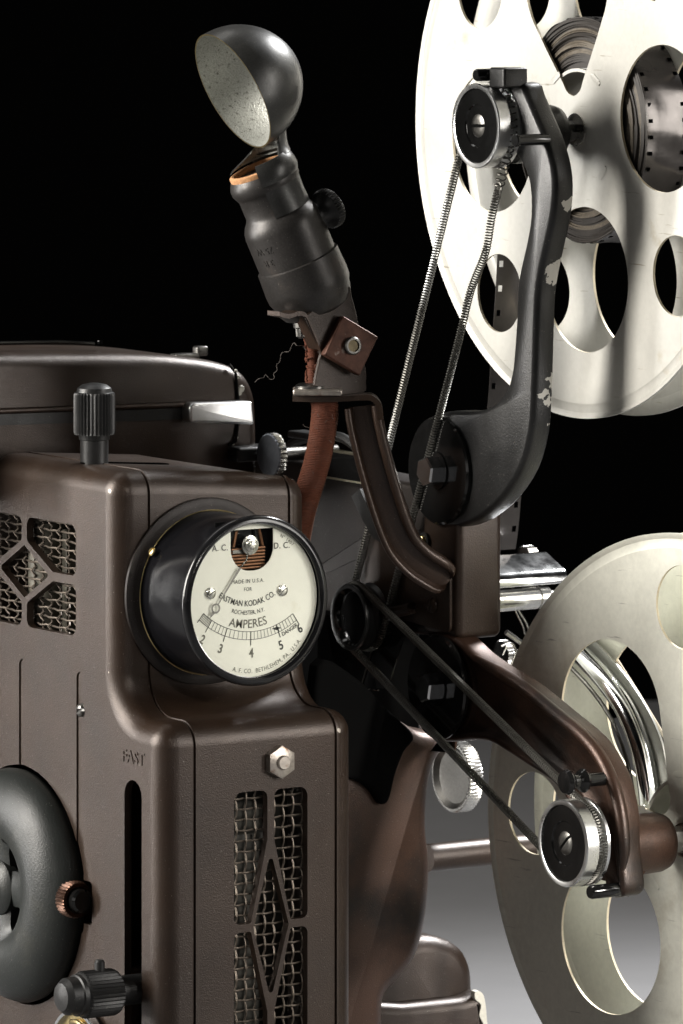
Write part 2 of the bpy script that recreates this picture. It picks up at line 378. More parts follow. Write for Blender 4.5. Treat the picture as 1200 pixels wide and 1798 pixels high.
# lamp housing ------------------------------------------------------
ol = rpoly([(152, 76, 42), (152, -348, 75), (0, -348, 42), (0, -1130, 45), (612, -1130, 45), (612, 76, 45)], 9)
st = rst(X0, X1, 38, n=8); lo = [s for s in st if s[0] < -200]; hi = [s for s in st if s[0] > -200]
seams = []
for xs in (-303, -12): seams += [(xs-2.2, 0), (xs-1.0, 3.2), (xs+1.0, 3.2), (xs+2.2, 0)]
seams2 = []
for xs in (-303, -12): seams2 += [(xs-3.2, 0), (xs-1.6, 1.0), (xs-.9, 3.4), (xs+.9, 3.4), (xs+1.6, -1.2), (xs+7, -1.2), (xs+10, 0)]
h = slab(ol, 'X', lo+seams2+hi)
for v in h.v:
    if v.z > 0: v.z -= 26*(max(0, v.x+300)/330.)**2*min(1, v.z/40)
house = make('lamp_housing', h, 'brown_paint', P)
cuts = [slab(inset(ol, 15), 'X', [(X0+14, 0), (X1-14, 0)])]
vc = at(43, 1003, X=X0); fc = at(476, 1625, Y=0)
def lat_cut(polys, c, axis, t0, t1):
    res = []
    for q in polys:
        o2 = rpoly(q, 5)
        if axis == 'X': o3 = [(c.y-a, c.z+b) for a, b in o2]
        else: o3 = [(c.x+a, c.z+b) for a, b in o2]
        res.append(slab(o3, axis, [(t0, 0), (t1, 0)]))
    return res
def mir(q): return [[(a*sx, b*sz, r) for a, b, r in q] for sx in (-1, 1) for sz in (-1, 1)]
vent_l = mir([(9, 98, 16), (180, 98, 18), (180, 8, 14), (100, 8, 8), (9, 55, 12)])+[[(87, 0, 5), (0, 47, 4), (-87, 0, 5), (0, -47, 4)]]
vent_f = mir([(7, 237, 13), (76, 237, 16), (76, 7, 12), (41, 7, 6), (7, 150, 14)])+[[(37, 0, 4), (0, 130, 5), (-37, 0, 4), (0, -130, 5)]]
cuts += lat_cut(vent_l, vc, 'X', X0-8, X0+22)+lat_cut(vent_f, fc, 'Y', -8, 22)
# speed slot, wheel recess, screw notch
def capsule(p0, p1, hw, X, dep0, dep1):
    (y0, z0), (y1, z1) = p0, p1
    return slab(rpoly([(y0-hw, z0, hw*.98), (y0+hw, z0, hw*.98), (y1+hw, z1, hw*.98), (y1-hw, z1, hw*.98)], 8), 'X', [(X-dep0, 0), (X+dep1, 0)])
s0 = yz(234, 1370, X0)
cuts.append(capsule(s0, (s0[0], s0[1]-620), 29, X0, 8, 30))
wc = at(40, 1553, X=X0)
cuts.append(slab([(wc.y+213*math.cos(q*PI/36), wc.z+213*math.sin(q*PI/36)) for q in range(72)], 'X', [(X0-8, 0), (X0+30, 0)]))
n0 = yz(150, 1546, X0); n1 = yz(150, 1622, X0)
cuts.append(slab(rpoly([(n0[0]-23, n0[1], 8), (n0[0]+40, n0[1], 8), (n0[0]+40, n1[1], 8), (n0[0]-23, n1[1], 8)], 4), 'X', [(X0-8, 0), (X0+30, 0)]))
for px, y0, y1 in ((40, 1157, 1500), (141, 1180, 1640)):
    a0 = yz(px, y0, X0); cuts.append(capsule(a0, (a0[0], a0[1]-(y1-y0)), 12.5, X0, 8, 3.0))
boolean(house, cuts)
# raised lettering
fp = at(235, 1331, X=X0)
t = text_mb('FAST', 31, lambda x, y, z: Vector((X0-.6-z, fp.y-x*1.08, fp.z+y)), depth=1.2, bold=.3, spacing=1.03)
make('raised_lettering', t, 'brown_paint', house)
# woven wire screens and what is behind them
def screen(c, axis, w_, h_, pa, pb, t, zig, wr=1.9):
    mb = MB(); na = int(w_/pa); nb = int(h_/pb)
    for i in range(-na, na+1):
        pts = []
        for j in range(-nb*2-1, nb*2+2):
            pts.append((i*pa+(zig if j % 2 else -zig)*.5+random.uniform(-.25, .25), j*pb*.5, (3 if (i+j//2) % 2 else -3)*(1 if j % 2 == 0 else 0)))
        mb_pts = [place(axis, t+q[2], (c.y-q[0]) if axis == 'X' else c.x+q[0], c.z+q[1]) for q in pts]
        tube(cm(mb_pts, 2, False), wr, 6, mb)
    for j in range(-nb, nb+1):
        pts = []
        for i in range(-na*2-1, na*2+2):
            pts.append((i*pa*.5, j*pb+random.uniform(-.5, .5)+(.12*zig if i % 2 else 0), (-3 if (i//2+j) % 2 else 3)*(1 if i % 2 == 0 else 0)))
        mb_pts = [place(axis, t+q[2], (c.y-q[0]) if axis == 'X' else c.x+q[0], c.z+q[1]) for q in pts]
        tube(cm(mb_pts, 2, False), wr, 6, mb)
    return mb
o = make('wire_screen', screen(vc, 'X', 205, 112, 30, 15.5, X0+20, 9), 'wire', house)
o = make('wire_screen', screen(fc, 'Y', 92, 250, 19.5, 18.5, 21, 1.2), 'wire', house)
b_ = MB(); tube([Vector((-230, 300, -40)), Vector((-230, 300, -330))], 60, 24, b_); tube([Vector((-310, 480, -40)), Vector((-310, 480, -330))], 40, 20, b_)
box((-250, 430, -180), (60, 8, 130), b_)
make('lamp_chimney', b_, 'inner_lamp', house)
b_ = MB(); box((-160, 120, -720), (120, 6, 330), b_); box((-170, 60, -560), (40, 30, 6), b_)
make('heat_baffle', b_, 'inner_dark', house)
# small screw in the rib
sc = at(143, 1247, X=X0); make('rib_screw', screw(sc+Vector((2, 0, 0)), -AX, 12, 9, .22, .2), 'dark_steel', house)
# hexagon nut on the front
nc = at(489, 1337, Y=0); nb_ = MB(); hexa(nc, -AY, 29, 15, PI/2+.0, nb_); lathe([(0, 12.5), (20, 12.5), (22, 11), (22, 0)], nc, -AY, 24, mb=nb_)
make('hexagon_nut', nb_, 'rusty_steel', house)
# top adjusting knob with slot
kc = at(166, 812, Z=77)
kn = [(0, 25), (44, 25), (45, 27), (53, 28), (54, 35.5), (58, 37), (124, 37), (128, 35), (129, 32), (136, 30), (142, 22), (145, 8), (145.5, 0)]
tk = make('top_knob', lathe(kn, kc-AZ*4, AZ, 72, {5: 3, 6: 3}), 'black_satin', P)
b_ = MB(); sl = rpoly([(-26, -14, 13), (150, -14, 13), (150, 14, 13), (-26, 14, 13)], 6)
kd = (at(285, 822, Z=60)-kc); kd.z = 0; kd.normalize(); ks = AZ.cross(kd)
b_.rings([[kc+kd*a+ks*b+AZ*(t-(max(0, a)*.07)) for a, b in inset(sl, d)] for t, d in ((-2, 0), (1.2, 0), (1.6, 1))])
make('knob_slot', b_, 'black_cloth', tk)
# speed lever ------------------------------------------------------
lc = at(236, 1737, X=X0)
lev = [(-40, 26), (34, 26), (35, 29), (40, 38), (46, 41), (104, 41), (108, 38), (110, 36), (118, 36), (120, 33), (138, 32), (148, 24), (151, 10), (151.5, 0)]
lv = make('speed_lever', lathe(lev, lc, -AX, 72, {4: 3.2, 5: 3.2}), 'black_satin', P)
make('set_pin', lathe([(0, 9), (30, 9), (34, 6), (35, 0)], lc-AX*(70)+AZ*24, AZ, 16), 'black_satin', lv)
# handwheel -------------------------------------------------------
def handwheel():
    prof = [(-12, 196), (0, 206), (12, 208), (26, 203), (40, 193), (52, 178), (62, 158), (67, 136), (67, 118), (63, 104), (58, 94)]
    mb = MB(); seg = 96; d = -AX
    def pt(t, r, q): return wc+d*t+Vector((0, -r*math.cos(q), r*math.sin(q)))
    R = [[pt(t, r, 2*PI*k/seg) for k in range(seg)] for t, r in prof]
    prof_in = [(54, 94), (54, 60), (60, 40), (66, 30), (66, 0.1)]
    mb.rings(R, cap0=False, cap1=False)
    # spokes: four, with openings between
    for s in range(4):
        q0 = s*PI/2+.04
        N = 12; rr = [95, 88, 80, 70, 60, 48]; tt = [58, 56, 55, 54, 53, 52]
        hw = [.70, .52, .46, .46, .55, .70]
        top = []
        for r, t, w_ in zip(rr, tt, hw):
            top.append([pt(t-3*abs(u)**2*3, r, q0+u*w_) for u in [(-1+2*k/N) for k in range(N+1)]])
        bot = [[p-d*16 for p in row] for row in top]
        ring = [a+b[::-1] for a, b in zip(top, bot)]
        mb.rings(ring)
    mb.rings([[pt(t, r, 2*PI*k/48) for k in range(48)] for t, r in ((34, 50), (52, 50), (58, 44), (64, 30), (68, 28), (70, 20), (70, .1))])
    # back skin
    mb.rings([[pt(t, r, 2*PI*k/seg) for k in range(seg)] for t, r in ((58, 94), (44, 96), (44, 120), (30, 160), (-12, 196))], cap0=False, cap1=False)
    return mb
hwl = make('handwheel', handwheel(), 'wheel_black', P)
cs = at(146, 1580, X=X0); cs2 = cs+AY*(4)
make('knurled_screw', lathe([(-30, 14), (-2, 14), (0, 30), (2, 33), (24, 33), (27, 30), (27, 24), (25, 23), (25, 21), (40, 21), (44, 17), (45, 0)], at(124, 1577, X=X0-16), -AY, 64, {3: 3, 4: 3}, mi=[0, 0, 0, 0, 0, 0, 0, 1, 1, 1, 1]), ['copper', 'gloss_black'], hwl)
# motor dial at the foot of the panel
dc = at(146, 1862, X=X0-10)
b_ = lathe([(0, 92), (14, 92), (16, 90), (16, 84), (6, 82), (6, 0)], dc, -AX, 72, mi=[0, 0, 0, 0, 1])
dl = make('lower_dial', b_, ['chrome', 'brass'], P)
b_ = MB(); tube([dc-AX*12+AZ*66+AY*20, dc-AX*16+AZ*70-AY*10, dc-AX*14+AZ*60-AY*40], 5, 8, b_); make('dial_clip', b_, 'brass', dl)

# ammeter --------------------------------------------------------
ac = at(360, 1038, Y=152)
am = make('ammeter', lathe([(0, 165), (6, 165), (8, 162), (8, 150)], ac, -AY, 96), 'brown_dark', P)
YF = -11.
fcn = at(452, 1055, Y=YF); ax_c = Vector((fcn.x, ac.y, fcn.z))
def on(dep): return Vector((fcn.x, YF+dep, fcn.z))
make('meter_case', lathe([(YF-152, 146), (YF-145.5, 148), (0, 143)] and [(5, 143), (6, 145.5), (8, 145.5), (9, 144), (20, 143), (128, 141), (146, 141), (146, 136), (90, 136), (90, 0)], Vector((fcn.x, 152, fcn.z)), -AY, 112, mi=[1, 1, 1, 0, 0, 0, 0, 0, 0]), ['bakelite', 'brass'], am)
make('bezel', lathe([(146, 141), (148, 146), (152, 148.5), (158, 148.5), (163, 145), (165, 141), (165, 137), (160, 133.5), (154, 133)], Vector((fcn.x, 152, fcn.z)), -AY, 112, closed_prof=True), 'bezel_black', am)
make('glass', MB().add([on(6)+Vector((134*math.cos(k*PI/36), 0, 134*math.sin(k*PI/36))) for k in range(72)], [tuple(range(72))]), 'gauge_glass', am)
dialc = on(17)
dial = make('dial', lathe([(0, 134), (2, 134)], dialc+AY*2, -AY, 72), 'dial_cream', am, angle=20)
def dp(x, z, lift=.8): return Vector((dialc.x+x, dialc.y-lift, dialc.z+z))
PV = (0, 95)
mb = MB(); mp = MB()
def flat(s, x, z, cap, m, bold=.0, sp=1.0, xs=.92):
    size = cap/.72
    text_mb(s, size, lambda a, b, c: dp(x+a*xs, z+b), bold=bold, mb=m, spacing=sp)
def arc(s, cx, cz, r, mid, cap, m, bold=0., sp=1.0, xs=.84):
    """text on an arc: mid = angle of its middle measured from straight down, letters upright towards the centre"""
    def fn(a, b, c):
        q = mid+a*xs/r; rr = r-b
        return dp(cx+rr*math.sin(q), cz-rr*math.cos(q))
    text_mb(s, cap/.72, fn, bold=bold, mb=m, spacing=sp)
flat('A. C.', -66, 94, 11, mb, .1, 1.1); flat('D. C.', 61, 91, 11, mb, .1, 1.1)
flat('MADE IN U.S.A.', -9, 33, 7, mb, 0, 1.12); flat('FOR', -9, 19, 6.5, mb, 0, 1.1)
arc('EASTMAN KODAK CO.', -8, 95, 101, -.03, 10.5, mb, .1, 1.0, .80)
arc('ROCHESTER, N.Y.', -6, 95, 117, -.02, 7.5, mb, 0, 1.0)
arc('AMPERES', -7, 95, 137, -.01, 15.5, mp, .12, 1.0, .90)
DG = math.radians
def arcline(m, r, a0, a1, wd, n=40):
    V = []; 
    for i in range(n+1):
        q = a0+(a1-a0)*i/n
        for rr in (r-wd/2, r+wd/2): V.append(dp(rr*math.sin(q), PV[1]-rr*math.cos(q)))
    m.add(V, [(2*i, 2*i+1, 2*i+3, 2*i+2) for i in range(n)])
def tick(m, q, r0, r1, wd):
    e = Vector((math.sin(q), -math.cos(q))); f = Vector((math.cos(q), math.sin(q)))*wd/2
    V = [dp(e.x*r+f.x*s, PV[1]+e.y*r+f.y*s) for r, s in ((r0, -1), (r0, 1), (r1, 1), (r1, -1))]; m.add(V, [(0, 1, 2, 3)])
arcline(mb, 150, DG(-41.5), DG(34), .9); arcline(mb, 164, DG(-41.5), DG(34), .9)
maj = [(-41.5, ''), (-33.5, '2'), (-20, '3'), (-1, '4'), (19.5, '5'), (34, '6')]
for i in range(5):
    a0, a1 = maj[i][0], maj[i+1][0]; n = (8, 5, 6, 8, 6)[i]
    for k in range(n): tick(mb, DG(a0+(a1-a0)*k/n), 150, 164, .8)
for a, s in maj:
    tick(mb, DG(a), 150, 174 if s else 170, 1.5)
for s, a in (('2', -33.0), ('3', -20.3), ('4', -.5), ('5', 18.5), ('6', 33)):
    arc(s, 0, 95, 188 if s != '6' else 181, DG(a), 16, mb if s in '56' else mp, .5, 1)
arc('DANGER', 0, 95, 171, DG(27), 7.5, mb, .1, .98)
mb.add([dp(x, z) for x, z in ((49, -45), (52.5, -51), (49+8, -59), (49+1, -53))], [(0, 1, 2, 3)])
mb.add([dp(x, z) for x, z in ((40, -53), (50, -50), (60, -52), (51, -56))], [(0, 1, 2, 3)])
arc('A. F. CO.  BETHLEHEM, PA., U.S.A.', 0, 0, 124, .30, 8, mp, 0, 1.12)
def arc_top(s, r, mid, cap, m):
    def fn(a, b, c):
        q = mid+a/r; rr = r+b; return dp(rr*math.sin(q), rr*math.cos(q))
    text_mb(s, cap/.72, fn, mb=m, spacing=1.15)
arc_top('N° 1407', 124, .62, 6, mp)
mb.add(mp.v, mp.f, 1); make('dial_lettering', mb, ['ink', 'ink_pale'], dial, fix=False)
# keyhole window with coil
win = rpoly([(-44, 130, 0), (-44, 51, 40), (44, 51, 40), (44, 130, 0)], 9)
win = [(a, min(b, math.sqrt(max(131**2-a*a, 0)))) for a, b in win]
boolean(dial, [slab([(dialc.x+a, dialc.z+b) for a, b in win], 'Y', [(dialc.y-5, 0), (dialc.y+10, 0)])])
b_ = MB(); box((dialc.x, dialc.y+26, dialc.z+90), (60, 1, 46), b_, 0)
for k in range(7): tube([Vector((dialc.x-34, dialc.y+14+k % 2, dialc.z+54+k*5.6)), Vector((dialc.x+34, dialc.y+13, dialc.z+55+k*5.6))], 2.4, 8, b_, 1)
for sx in (-1, 1): tube([Vector((dialc.x+sx*30, dialc.y+14, dialc.z+92)), Vector((dialc.x+sx*22, dialc.y+14, dialc.z+126))], 3, 8, b_, 1)
box((dialc.x-20, dialc.y+13, dialc.z+84), (12, 1.5, 3), b_, 2)
make('meter_coil', b_, ['gloss_black', 'coil_copper', 'dark_steel'], am)
b_ = lathe([(0, 17), (3, 17), (4, 14), (4, 12), (8, 12), (9, 10), (9, 0)], dp(0, 95, -8), -AY, 40); screw(dp(0, 95, 1), -AY, 8, 3, .14, .4, b_)
make('needle_pivot', b_, 'nickel', am)
b_ = MB(); q = DG(-36.5); e = (math.sin(q), -math.cos(q)); f = (math.cos(q), math.sin(q)); L_ = 5
def npt(r, s): return dp(e[0]*r+f[0]*s, 95+e[1]*r+f[1]*s, 5)
b_.add([npt(46, -2.3), npt(46, 2.3), npt(121, .9), npt(121, -.9)], [(0, 1, 2, 3)])
rg = [npt(130+9*math.cos(k*PI/12), 9*math.sin(k*PI/12)) for k in range(24)]; ri = [npt(130+6*math.cos(k*PI/12), 6*math.sin(k*PI/12)) for k in range(24)]
b_.add(rg+ri, [(k, (k+1) % 24, 24+(k+1) % 24, 24+k) for k in range(24)]); b_.add([npt(138, -3.5), npt(138, 3.5), npt(152, 0)], [(0, 1, 2)])
tube([npt(44, 0), npt(30, 3), npt(16, -2)], 1.5, 6, b_)
make('needle', b_, 'dark_steel', am)
for (x, z) in ((-86, 17), (62, 13)):
    make('dial_screw', screw(dp(x, z), -AY, 10.5, 4, .12, .6), 'nickel', am)
s_ = at(270, 968, Y=152-18); make('case_screw', screw(Vector((ax_c.x-128, 152-22, s_.z)), Vector((-.9, -.1, .43)), 8, 4, .15, .9), 'brass', am)

# motor cover behind -----------------------------------------------
YB = 620.
tp = [(-300, 622), (0, 622), (150, 621), (260, 622), (330, 627), (392, 637), (432, 655), (453, 690), (458, 740), (459, 800), (459, 880), (-300, 900)]
o3 = [xz(a, b, YB) for a, b in tp]
o3 = [tuple(v) for v in cm([Vector((a, b)) for a, b in o3[:-2]], 5, False)]+o3[-2:]
seam = [(YB+0, 26), (YB+3, 16), (YB+10, 7), (YB+20, 1.5), (YB+30, 0), (YB+240, 0), (YB+265, 10), (YB+270, 30)]
mc = make('motor_cover', slab(o3, 'Y', seam), 'brown_paint', P)
def bar(x0, x1, y, r, Y, m, name, par, slope=-.035):
    a, b = at(x0, y-slope*0, Y=Y), at(x1, y+slope*(x1-x0), Y=Y)
    b_ = MB(); tube([a, b], r, 12, b_); return make(name, b_, m, par)
bar(-60, 330, 724, 5.5, YB-4, 'brown_worn', 'moulding', mc)
b_ = MB(); pa, pb = at(-60, 739, Y=YB-2), at(395, 724, Y=YB-2); d_ = (pb-pa).normalized(); box((pa+pb)/2, ((pb-pa).length/2, 1.5, 10), b_, ax=(d_, AY, AZ.cross(AY) if False else d_.cross(AY)))
make('dark_channel', b_, 'black_satin', mc)
b_ = MB(); tube([at(403, 640, Y=YB+8), at(414, 655, Y=YB-2), at(418, 700, Y=YB-3), at(418, 745, Y=YB-3), at(414, 775, Y=YB-3), at(402, 782, Y=YB-3)], 3, 8, b_); make('cover_seam', b_, 'gloss_black', mc)
b_ = MB()
for (x, y, r) in ((424, 683, 7), (421, 690, 5), (414, 652, 4), (418, 662, 4), (415, 768, 4), (409, 779, 4)): lathe([(0, r), (2, r*.8), (2.5, 0)], at(x, y, Y=YB-1), -AY, 9, mb=b_)
make('paint_chip', b_, 'chip_white', mc)
l0 = rpoly([(*xz(330, 741, YB-24), 6), (*xz(443, 745, YB-24), 4), (*xz(439, 704, YB-24), 6), (*xz(327, 707, YB-24), 14)], 5)
make('latch', slab(l0, 'Y', rst(YB-34, YB-6, 5, 0)), 'latch_chrome', mc)
b_ = MB(); rbox(at(352, 616, Y=YB+60), (12, 10, 9), 4, mb=b_); rbox(at(325, 625, Y=YB+60), (26, 12, 5), 3, mb=b_); make('lid_catch', b_, 'dark_steel', mc)
b_ = MB(); tube([at(-20, 603, Y=YB+90), at(100, 601, Y=YB+90), at(165, 604, Y=YB+90)], 4, 8, b_); tube([at(176, 604, Y=YB+90), at(176, 598, Y=YB+90)], 5, 8, b_); make('carrying_handle', b_, 'gloss_black', mc)
b_ = MB(); rbox(at(440, 795, Y=YB-5), (46, 30, 14), 8, mb=b_); make('hinge_block', b_, 'black_satin', mc)

# mechanism body, tower and base --------------------------------------------------
XB = 310.
ya = at(805, 1125, X=XB); zt = at(700, 838, X=XB).z; zb = ya.z
top_l = at(470, 812, X=XB)
ol = rpoly([(ya.y, zb, 16), (ya.y, zt-40, 10), (ya.y+90, zt-8, 8), (ya.y+700, zt+6, 10), (ya.y+700, zb-20, 10)], 5)
body = make('mechanism_body', slab([(a+(6 if a < ya.y+200 else 0), b-(0 if b < -100 else 2)) for a, b in ol], 'X', rst(XB+5, XB+92, 12, n=5)), 'brown_dark', P)  # dark brown stands in for the shadow the lamp housing would cast here
tw = rpoly([(ya.y, zb, 16), (ya.y, zt-40, 10), (ya.y+120, zt-20, 8), (ya.y+120, zb, 16)], 5)
make('front_tower', slab(tw, 'X', rst(XB, XB+98, 15, n=6)), 'brown_paint', P)
# pivot posts behind the joint discs
# screws and raised plates on the left wall
b_ = MB()
pl = rpoly([(*yz(645, 925, XB), 10), (*yz(795, 985, XB), 10), (*yz(795, 1112, XB), 12), (*yz(720, 1090, XB), 12), (*yz(645, 1080, XB), 10)], 5)
make('side_plate', slab(pl, 'X', [(XB+2, 0), (XB-5, 0), (XB-6, 1)]), 'brown_paint', body)
for (x, y) in ((760, 1062), (745, 1015)): make('plate_screw', screw(at(x, y, X=XB-6), -AX, 15, 6, .1, 1.2), 'brown_paint', body)
for (x, y) in ((724, 1067), (746, 948), (573, 828)): make('brass_stud', lathe([(0, 14), (3, 14), (3, 8), (9, 8), (11, 5), (11, 0)], at(x, y, X=XB-4), -AX, 20, mi=[0, 0, 1, 1, 1]), ['black_satin', 'brass'], body)
b_ = MB(); tube([at(668, 1080, X=XB-12), at(724, 1068, X=XB-12)], 11, 10, b_); make('idler_link', b_, 'brown_paint', body)
# bright bordered name strip on the upper edge
pl = rpoly([(*yz(566, 786, XB-8), 4), (*yz(640, 798, XB-8), 4), (*yz(640, 850, XB-8), 4), (*yz(566, 838, XB-8), 4)], 3)
b_ = slab(pl, 'X', [(XB, 0), (XB-12, 0)], mi=0); slab(inset(pl, 4), 'X', [(XB-11, 0), (XB-13, 0)], b_, 1); 
make('trim_strip', b_, ['wire_ring', 'gloss_black'], body)
kc2 = at(470, 800, X=XB-120)
b_ = lathe([(0, 0.1), (1, 6), (1, 38), (4, 41), (18, 41), (20, 38), (20, 14), (24, 13), (150, 13)], kc2, AX, 60, {3: 3, 4: 3}, mi=[0, 0, 0, 1, 1, 1, 2, 2]); make('focus_knob', b_, ['face_steel', 'nickel', 'dark_steel'], body)
b_ = MB(); tube(cm([at(505, 790, X=XB+10), at(515, 778, X=XB+10), at(545, 768, X=XB+10), at(600, 768, X=XB+10), at(640, 800, X=XB+10)], 5, False), 9, 10, b_); rbox(at(545, 765, X=XB+20), (20, 50, 7), 5, mb=b_)
make('curved_guard', b_, 'black_satin', body)
# black bracket and guard plate beside the belts
b_ = MB(); pq = [at(x, y, X=280) for x, y in ((617, 872), (632, 858), (652, 905), (668, 952), (655, 945), (636, 912))]; b_.rings([pq, [p+AX*8 for p in pq]]); make('belt_finger', b_, 'black_satin', body)
b_ = MB(); W = [at(*p, X=298) for p in ((669, 1092), (633, 1209), (664, 1212))]; tube(W, 1.6, 6, b_)
pq = [at(x, y, X=300) for x, y in ((670, 1094), (715, 1100), (680, 1209), (634, 1207))]; b_.rings([pq, [p+AX*3 for p in pq]], mi=1)
make('guard_plate', b_, ['dark_steel', 'gloss_black'], body)
# curved casting under the arms
cp = [(816, 1301), (787, 1320), (769, 1352), (760, 1402), (758, 1456), (762, 1492), (764, 1529), (761, 1583), (754, 1633), (738, 1684), (710, 1722), (688, 1745), (681, 1775), (682, 1840), (682, 1990), (500, 1990), (500, 1262), (620, 1255), (700, 1262), (745, 1285), (790, 1290)]
YC = 250.
o3 = [tuple(v) for v in cm([Vector(xz(a, b, YC)) for a, b in cp], 4)]
cst = [(YC+0, 30), (YC+2, 22), (YC+8, 12), (YC+16, 4), (YC+28, 0), (YC+170, 0), (YC+185, 10)]
make('curved_casting', slab(o3, 'Y', cst), 'brown_red', P)
b_ = MB(); rp_ = rpoly([(*xz(560, 1420, 440), 10), (*xz(738, 1420, 440), 10), (*xz(738, 1080, 440), 10), (*xz(560, 1080, 440), 10)], 4)
slab(rp_, 'Y', [(440, 4), (444, 0), (600, 0)], b_); make('shade_backing', b_, 'shade_black', P)  # added black slab, fills the gap under the mechanism with painted shade
b_ = MB(); sh = cm([Vector(xz(a, b, 232)) for a, b in ((560, 1170), (625, 1188), (690, 1252), (730, 1292), (712, 1322), (697, 1362), (686, 1405), (672, 1412), (655, 1388), (632, 1372), (600, 1366), (560, 1366))], 4)
slab([tuple(v) for v in sh], 'Y', rst(232, 262, 10, 0), b_); make('shade_slab', b_, 'shade_black', P)  # invented slab, its outline draws the V of shadow on the casting
# base
bp = [(560, 1672), (700, 1655), (752, 1644), (790, 1650), (820, 1668), (836, 1700), (840, 1740), (842, 1780), (850, 1830), (868, 1920), (868, 2080), (560, 2080)]
YD = 430.
o3 = [tuple(v) for v in cm([Vector(xz(a, b, YD)) for a, b in bp[:10]], 5, False)]
zz = ROOT.z; o3 = [(a, max(b, zz+1)) for a, b in o3]+[(o3[-1][0], zz), (o3[0][0]-400, zz), (o3[0][0]-400, o3[0][1])]
base = make('base', slab(o3, 'Y', [(YD, 30), (YD+3, 20), (YD+10, 10), (YD+20, 3), (YD+34, 0), (YD+500, 0), (YD+520, 20)]), 'brown_paint', P)
b_ = MB(); bs = [xz(a, b, YD-14) for a, b in ((560, 1772), (700, 1760), (800, 1750), (838, 1745), (852, 1830), (870, 1990), (560, 1990))]
slab([tuple(v) for v in cm([Vector(q) for q in bs], 4)], 'Y', rst(YD-40, YD+20, 22, 0), b_); make('base_step', b_, 'brown_paint', base)
b_ = MB(); ch = cm([Vector(xz(a, b, YD-20)) for a, b in ((823, 1738), (834, 1738), (841, 1752), (845, 1790), (850, 1830), (858, 1880), (836, 1880), (832, 1830), (838, 1800), (830, 1780), (833, 1762), (823, 1752))], 3)
slab([tuple(v) for v in ch], 'Y', [(YD-41.5, 1), (YD-30, 0)], b_); make('paint_chip', b_, 'chip_white', base)
make('support_rod', lathe([(-20, 26), (900, 26)], at(765, 1505, Y=560), AX, 40), 'brown_paint', P)
b_ = lathe([(8, .1), (8, 50), (0, 60), (0, 64), (3, 67), (28, 67), (32, 62), (32, 0)], at(792, 1364, Y=540), AX, 120, {4: 2.6, 5: 2.6}, mi=[1, 1, 0, 0, 0, 0, 0]); make('threading_knob', b_, ['nickel', 'dark_steel'], P)

# film gate behind the tower ------------------------------------------------------
b_ = MB()
ct = [xz(x, y, 150) for x, y in ((888, 986), (988, 976), (997, 1006), (997, 1026), (888, 1034))]
XG0, XG1 = 440, at(1000, 1000, Y=150).x
prof = rpoly([(150, at(900, 1032, Y=150).z, 4), (150, at(900, 1012, Y=150).z, 22), (232, at(900, 985, Y=150).z+8, 10), (232, at(900, 1020, Y=150).z, 4)], 6)
gate = make('film_gate', slab(prof, 'X', rst(XG0-40, XG1, 4)), 'chrome', P)
gc = at(940, 1050, Y=190)
make('gate_roller', lathe([(-90, 20), (0, 20), (1, 17), (4, 17), (5, 20), (26, 20), (27, 12), (50, 12)], gc, AX, 40), 'nickel', gate)
b_ = MB(); pq = cm([at(*p, Y=240) for p in ((900, 1062), (950, 1058), (990, 1110), (1030, 1180), (1060, 1260))], 4, False); 
b_.rings([[p-AZ*3-AX*30, p-AZ*3+AX*30, p+AZ*3+AX*30, p+AZ*3-AX*30] for p in pq]); make('gate_shoe', b_, 'cream_part', gate)
b_ = MB()
for pth, r in ((((897, 1035), (905, 1070), (918, 1098), (922, 1114)), 2), (((900, 1030), (908, 1065), (925, 1095), (934, 1122)), 2.5), (((889, 1110), (930, 1140), (965, 1175)), 5), (((880, 1135), (900, 1130), (912, 1160)), 2.5), (((890, 1135), (883, 1150)), 2), (((908, 1140), (898, 1168)), 2)):
    tube(cm([at(*p, Y=225) for p in pth], 5, False), r, 8, b_)
make('gate_spring', b_, 'nickel', gate)
make('gate_knob', lathe([(0, 20), (2, 27), (22, 27), (24, 20), (24, 0)], at(918, 984, Y=330), AX, 60, {1: 2, 2: 2}), 'nickel', gate)
make('gate_knob', lathe([(0, 20), (2, 27), (16, 27), (18, 20), (18, 0)], at(878, 1150, Y=330), AX, 60, {1: 2, 2: 2}), 'nickel', gate)
# curved chrome film guides seen through the lower reel
for k, (offx, r, m, dX) in enumerate(((2, 19, 'chrome', 540), (-24, 4, 'dark_steel', 525))):
    b_ = MB(); pth = [(985, 1115), (1020, 1152), (1060, 1195), (1097, 1248), (1122, 1310), (1136, 1380), (1140, 1430)]
    tube(cm([at(x+offx, y-offx*.55, X=dX) for x, y in pth], 5, False), r, 18, b_); make('film_guide', b_, m, P)
b_ = MB(); pq = cm([at(x, y, X=556) for x, y in ((1012, 1128), (1062, 1178), (1105, 1240), (1135, 1310), (1150, 1400))], 5, False)
pr = cm([at(x, y, X=556) for x, y in ((1040, 1120), (1098, 1186), (1142, 1256), (1166, 1320), (1176, 1400))], 5, False)
b_.rings([[a, b, b+AX*4, a+AX*4] for a, b in zip(pq, pr)]); make('guide_plate', b_, 'plate_grey', P)
b_ = MB(); tube([at(1064, 1128, X=580), at(1120, 1216, X=580), at(1172, 1302, X=580)], 3.2, 8, b_); make('guide_rail', b_, 'cream_part', P)
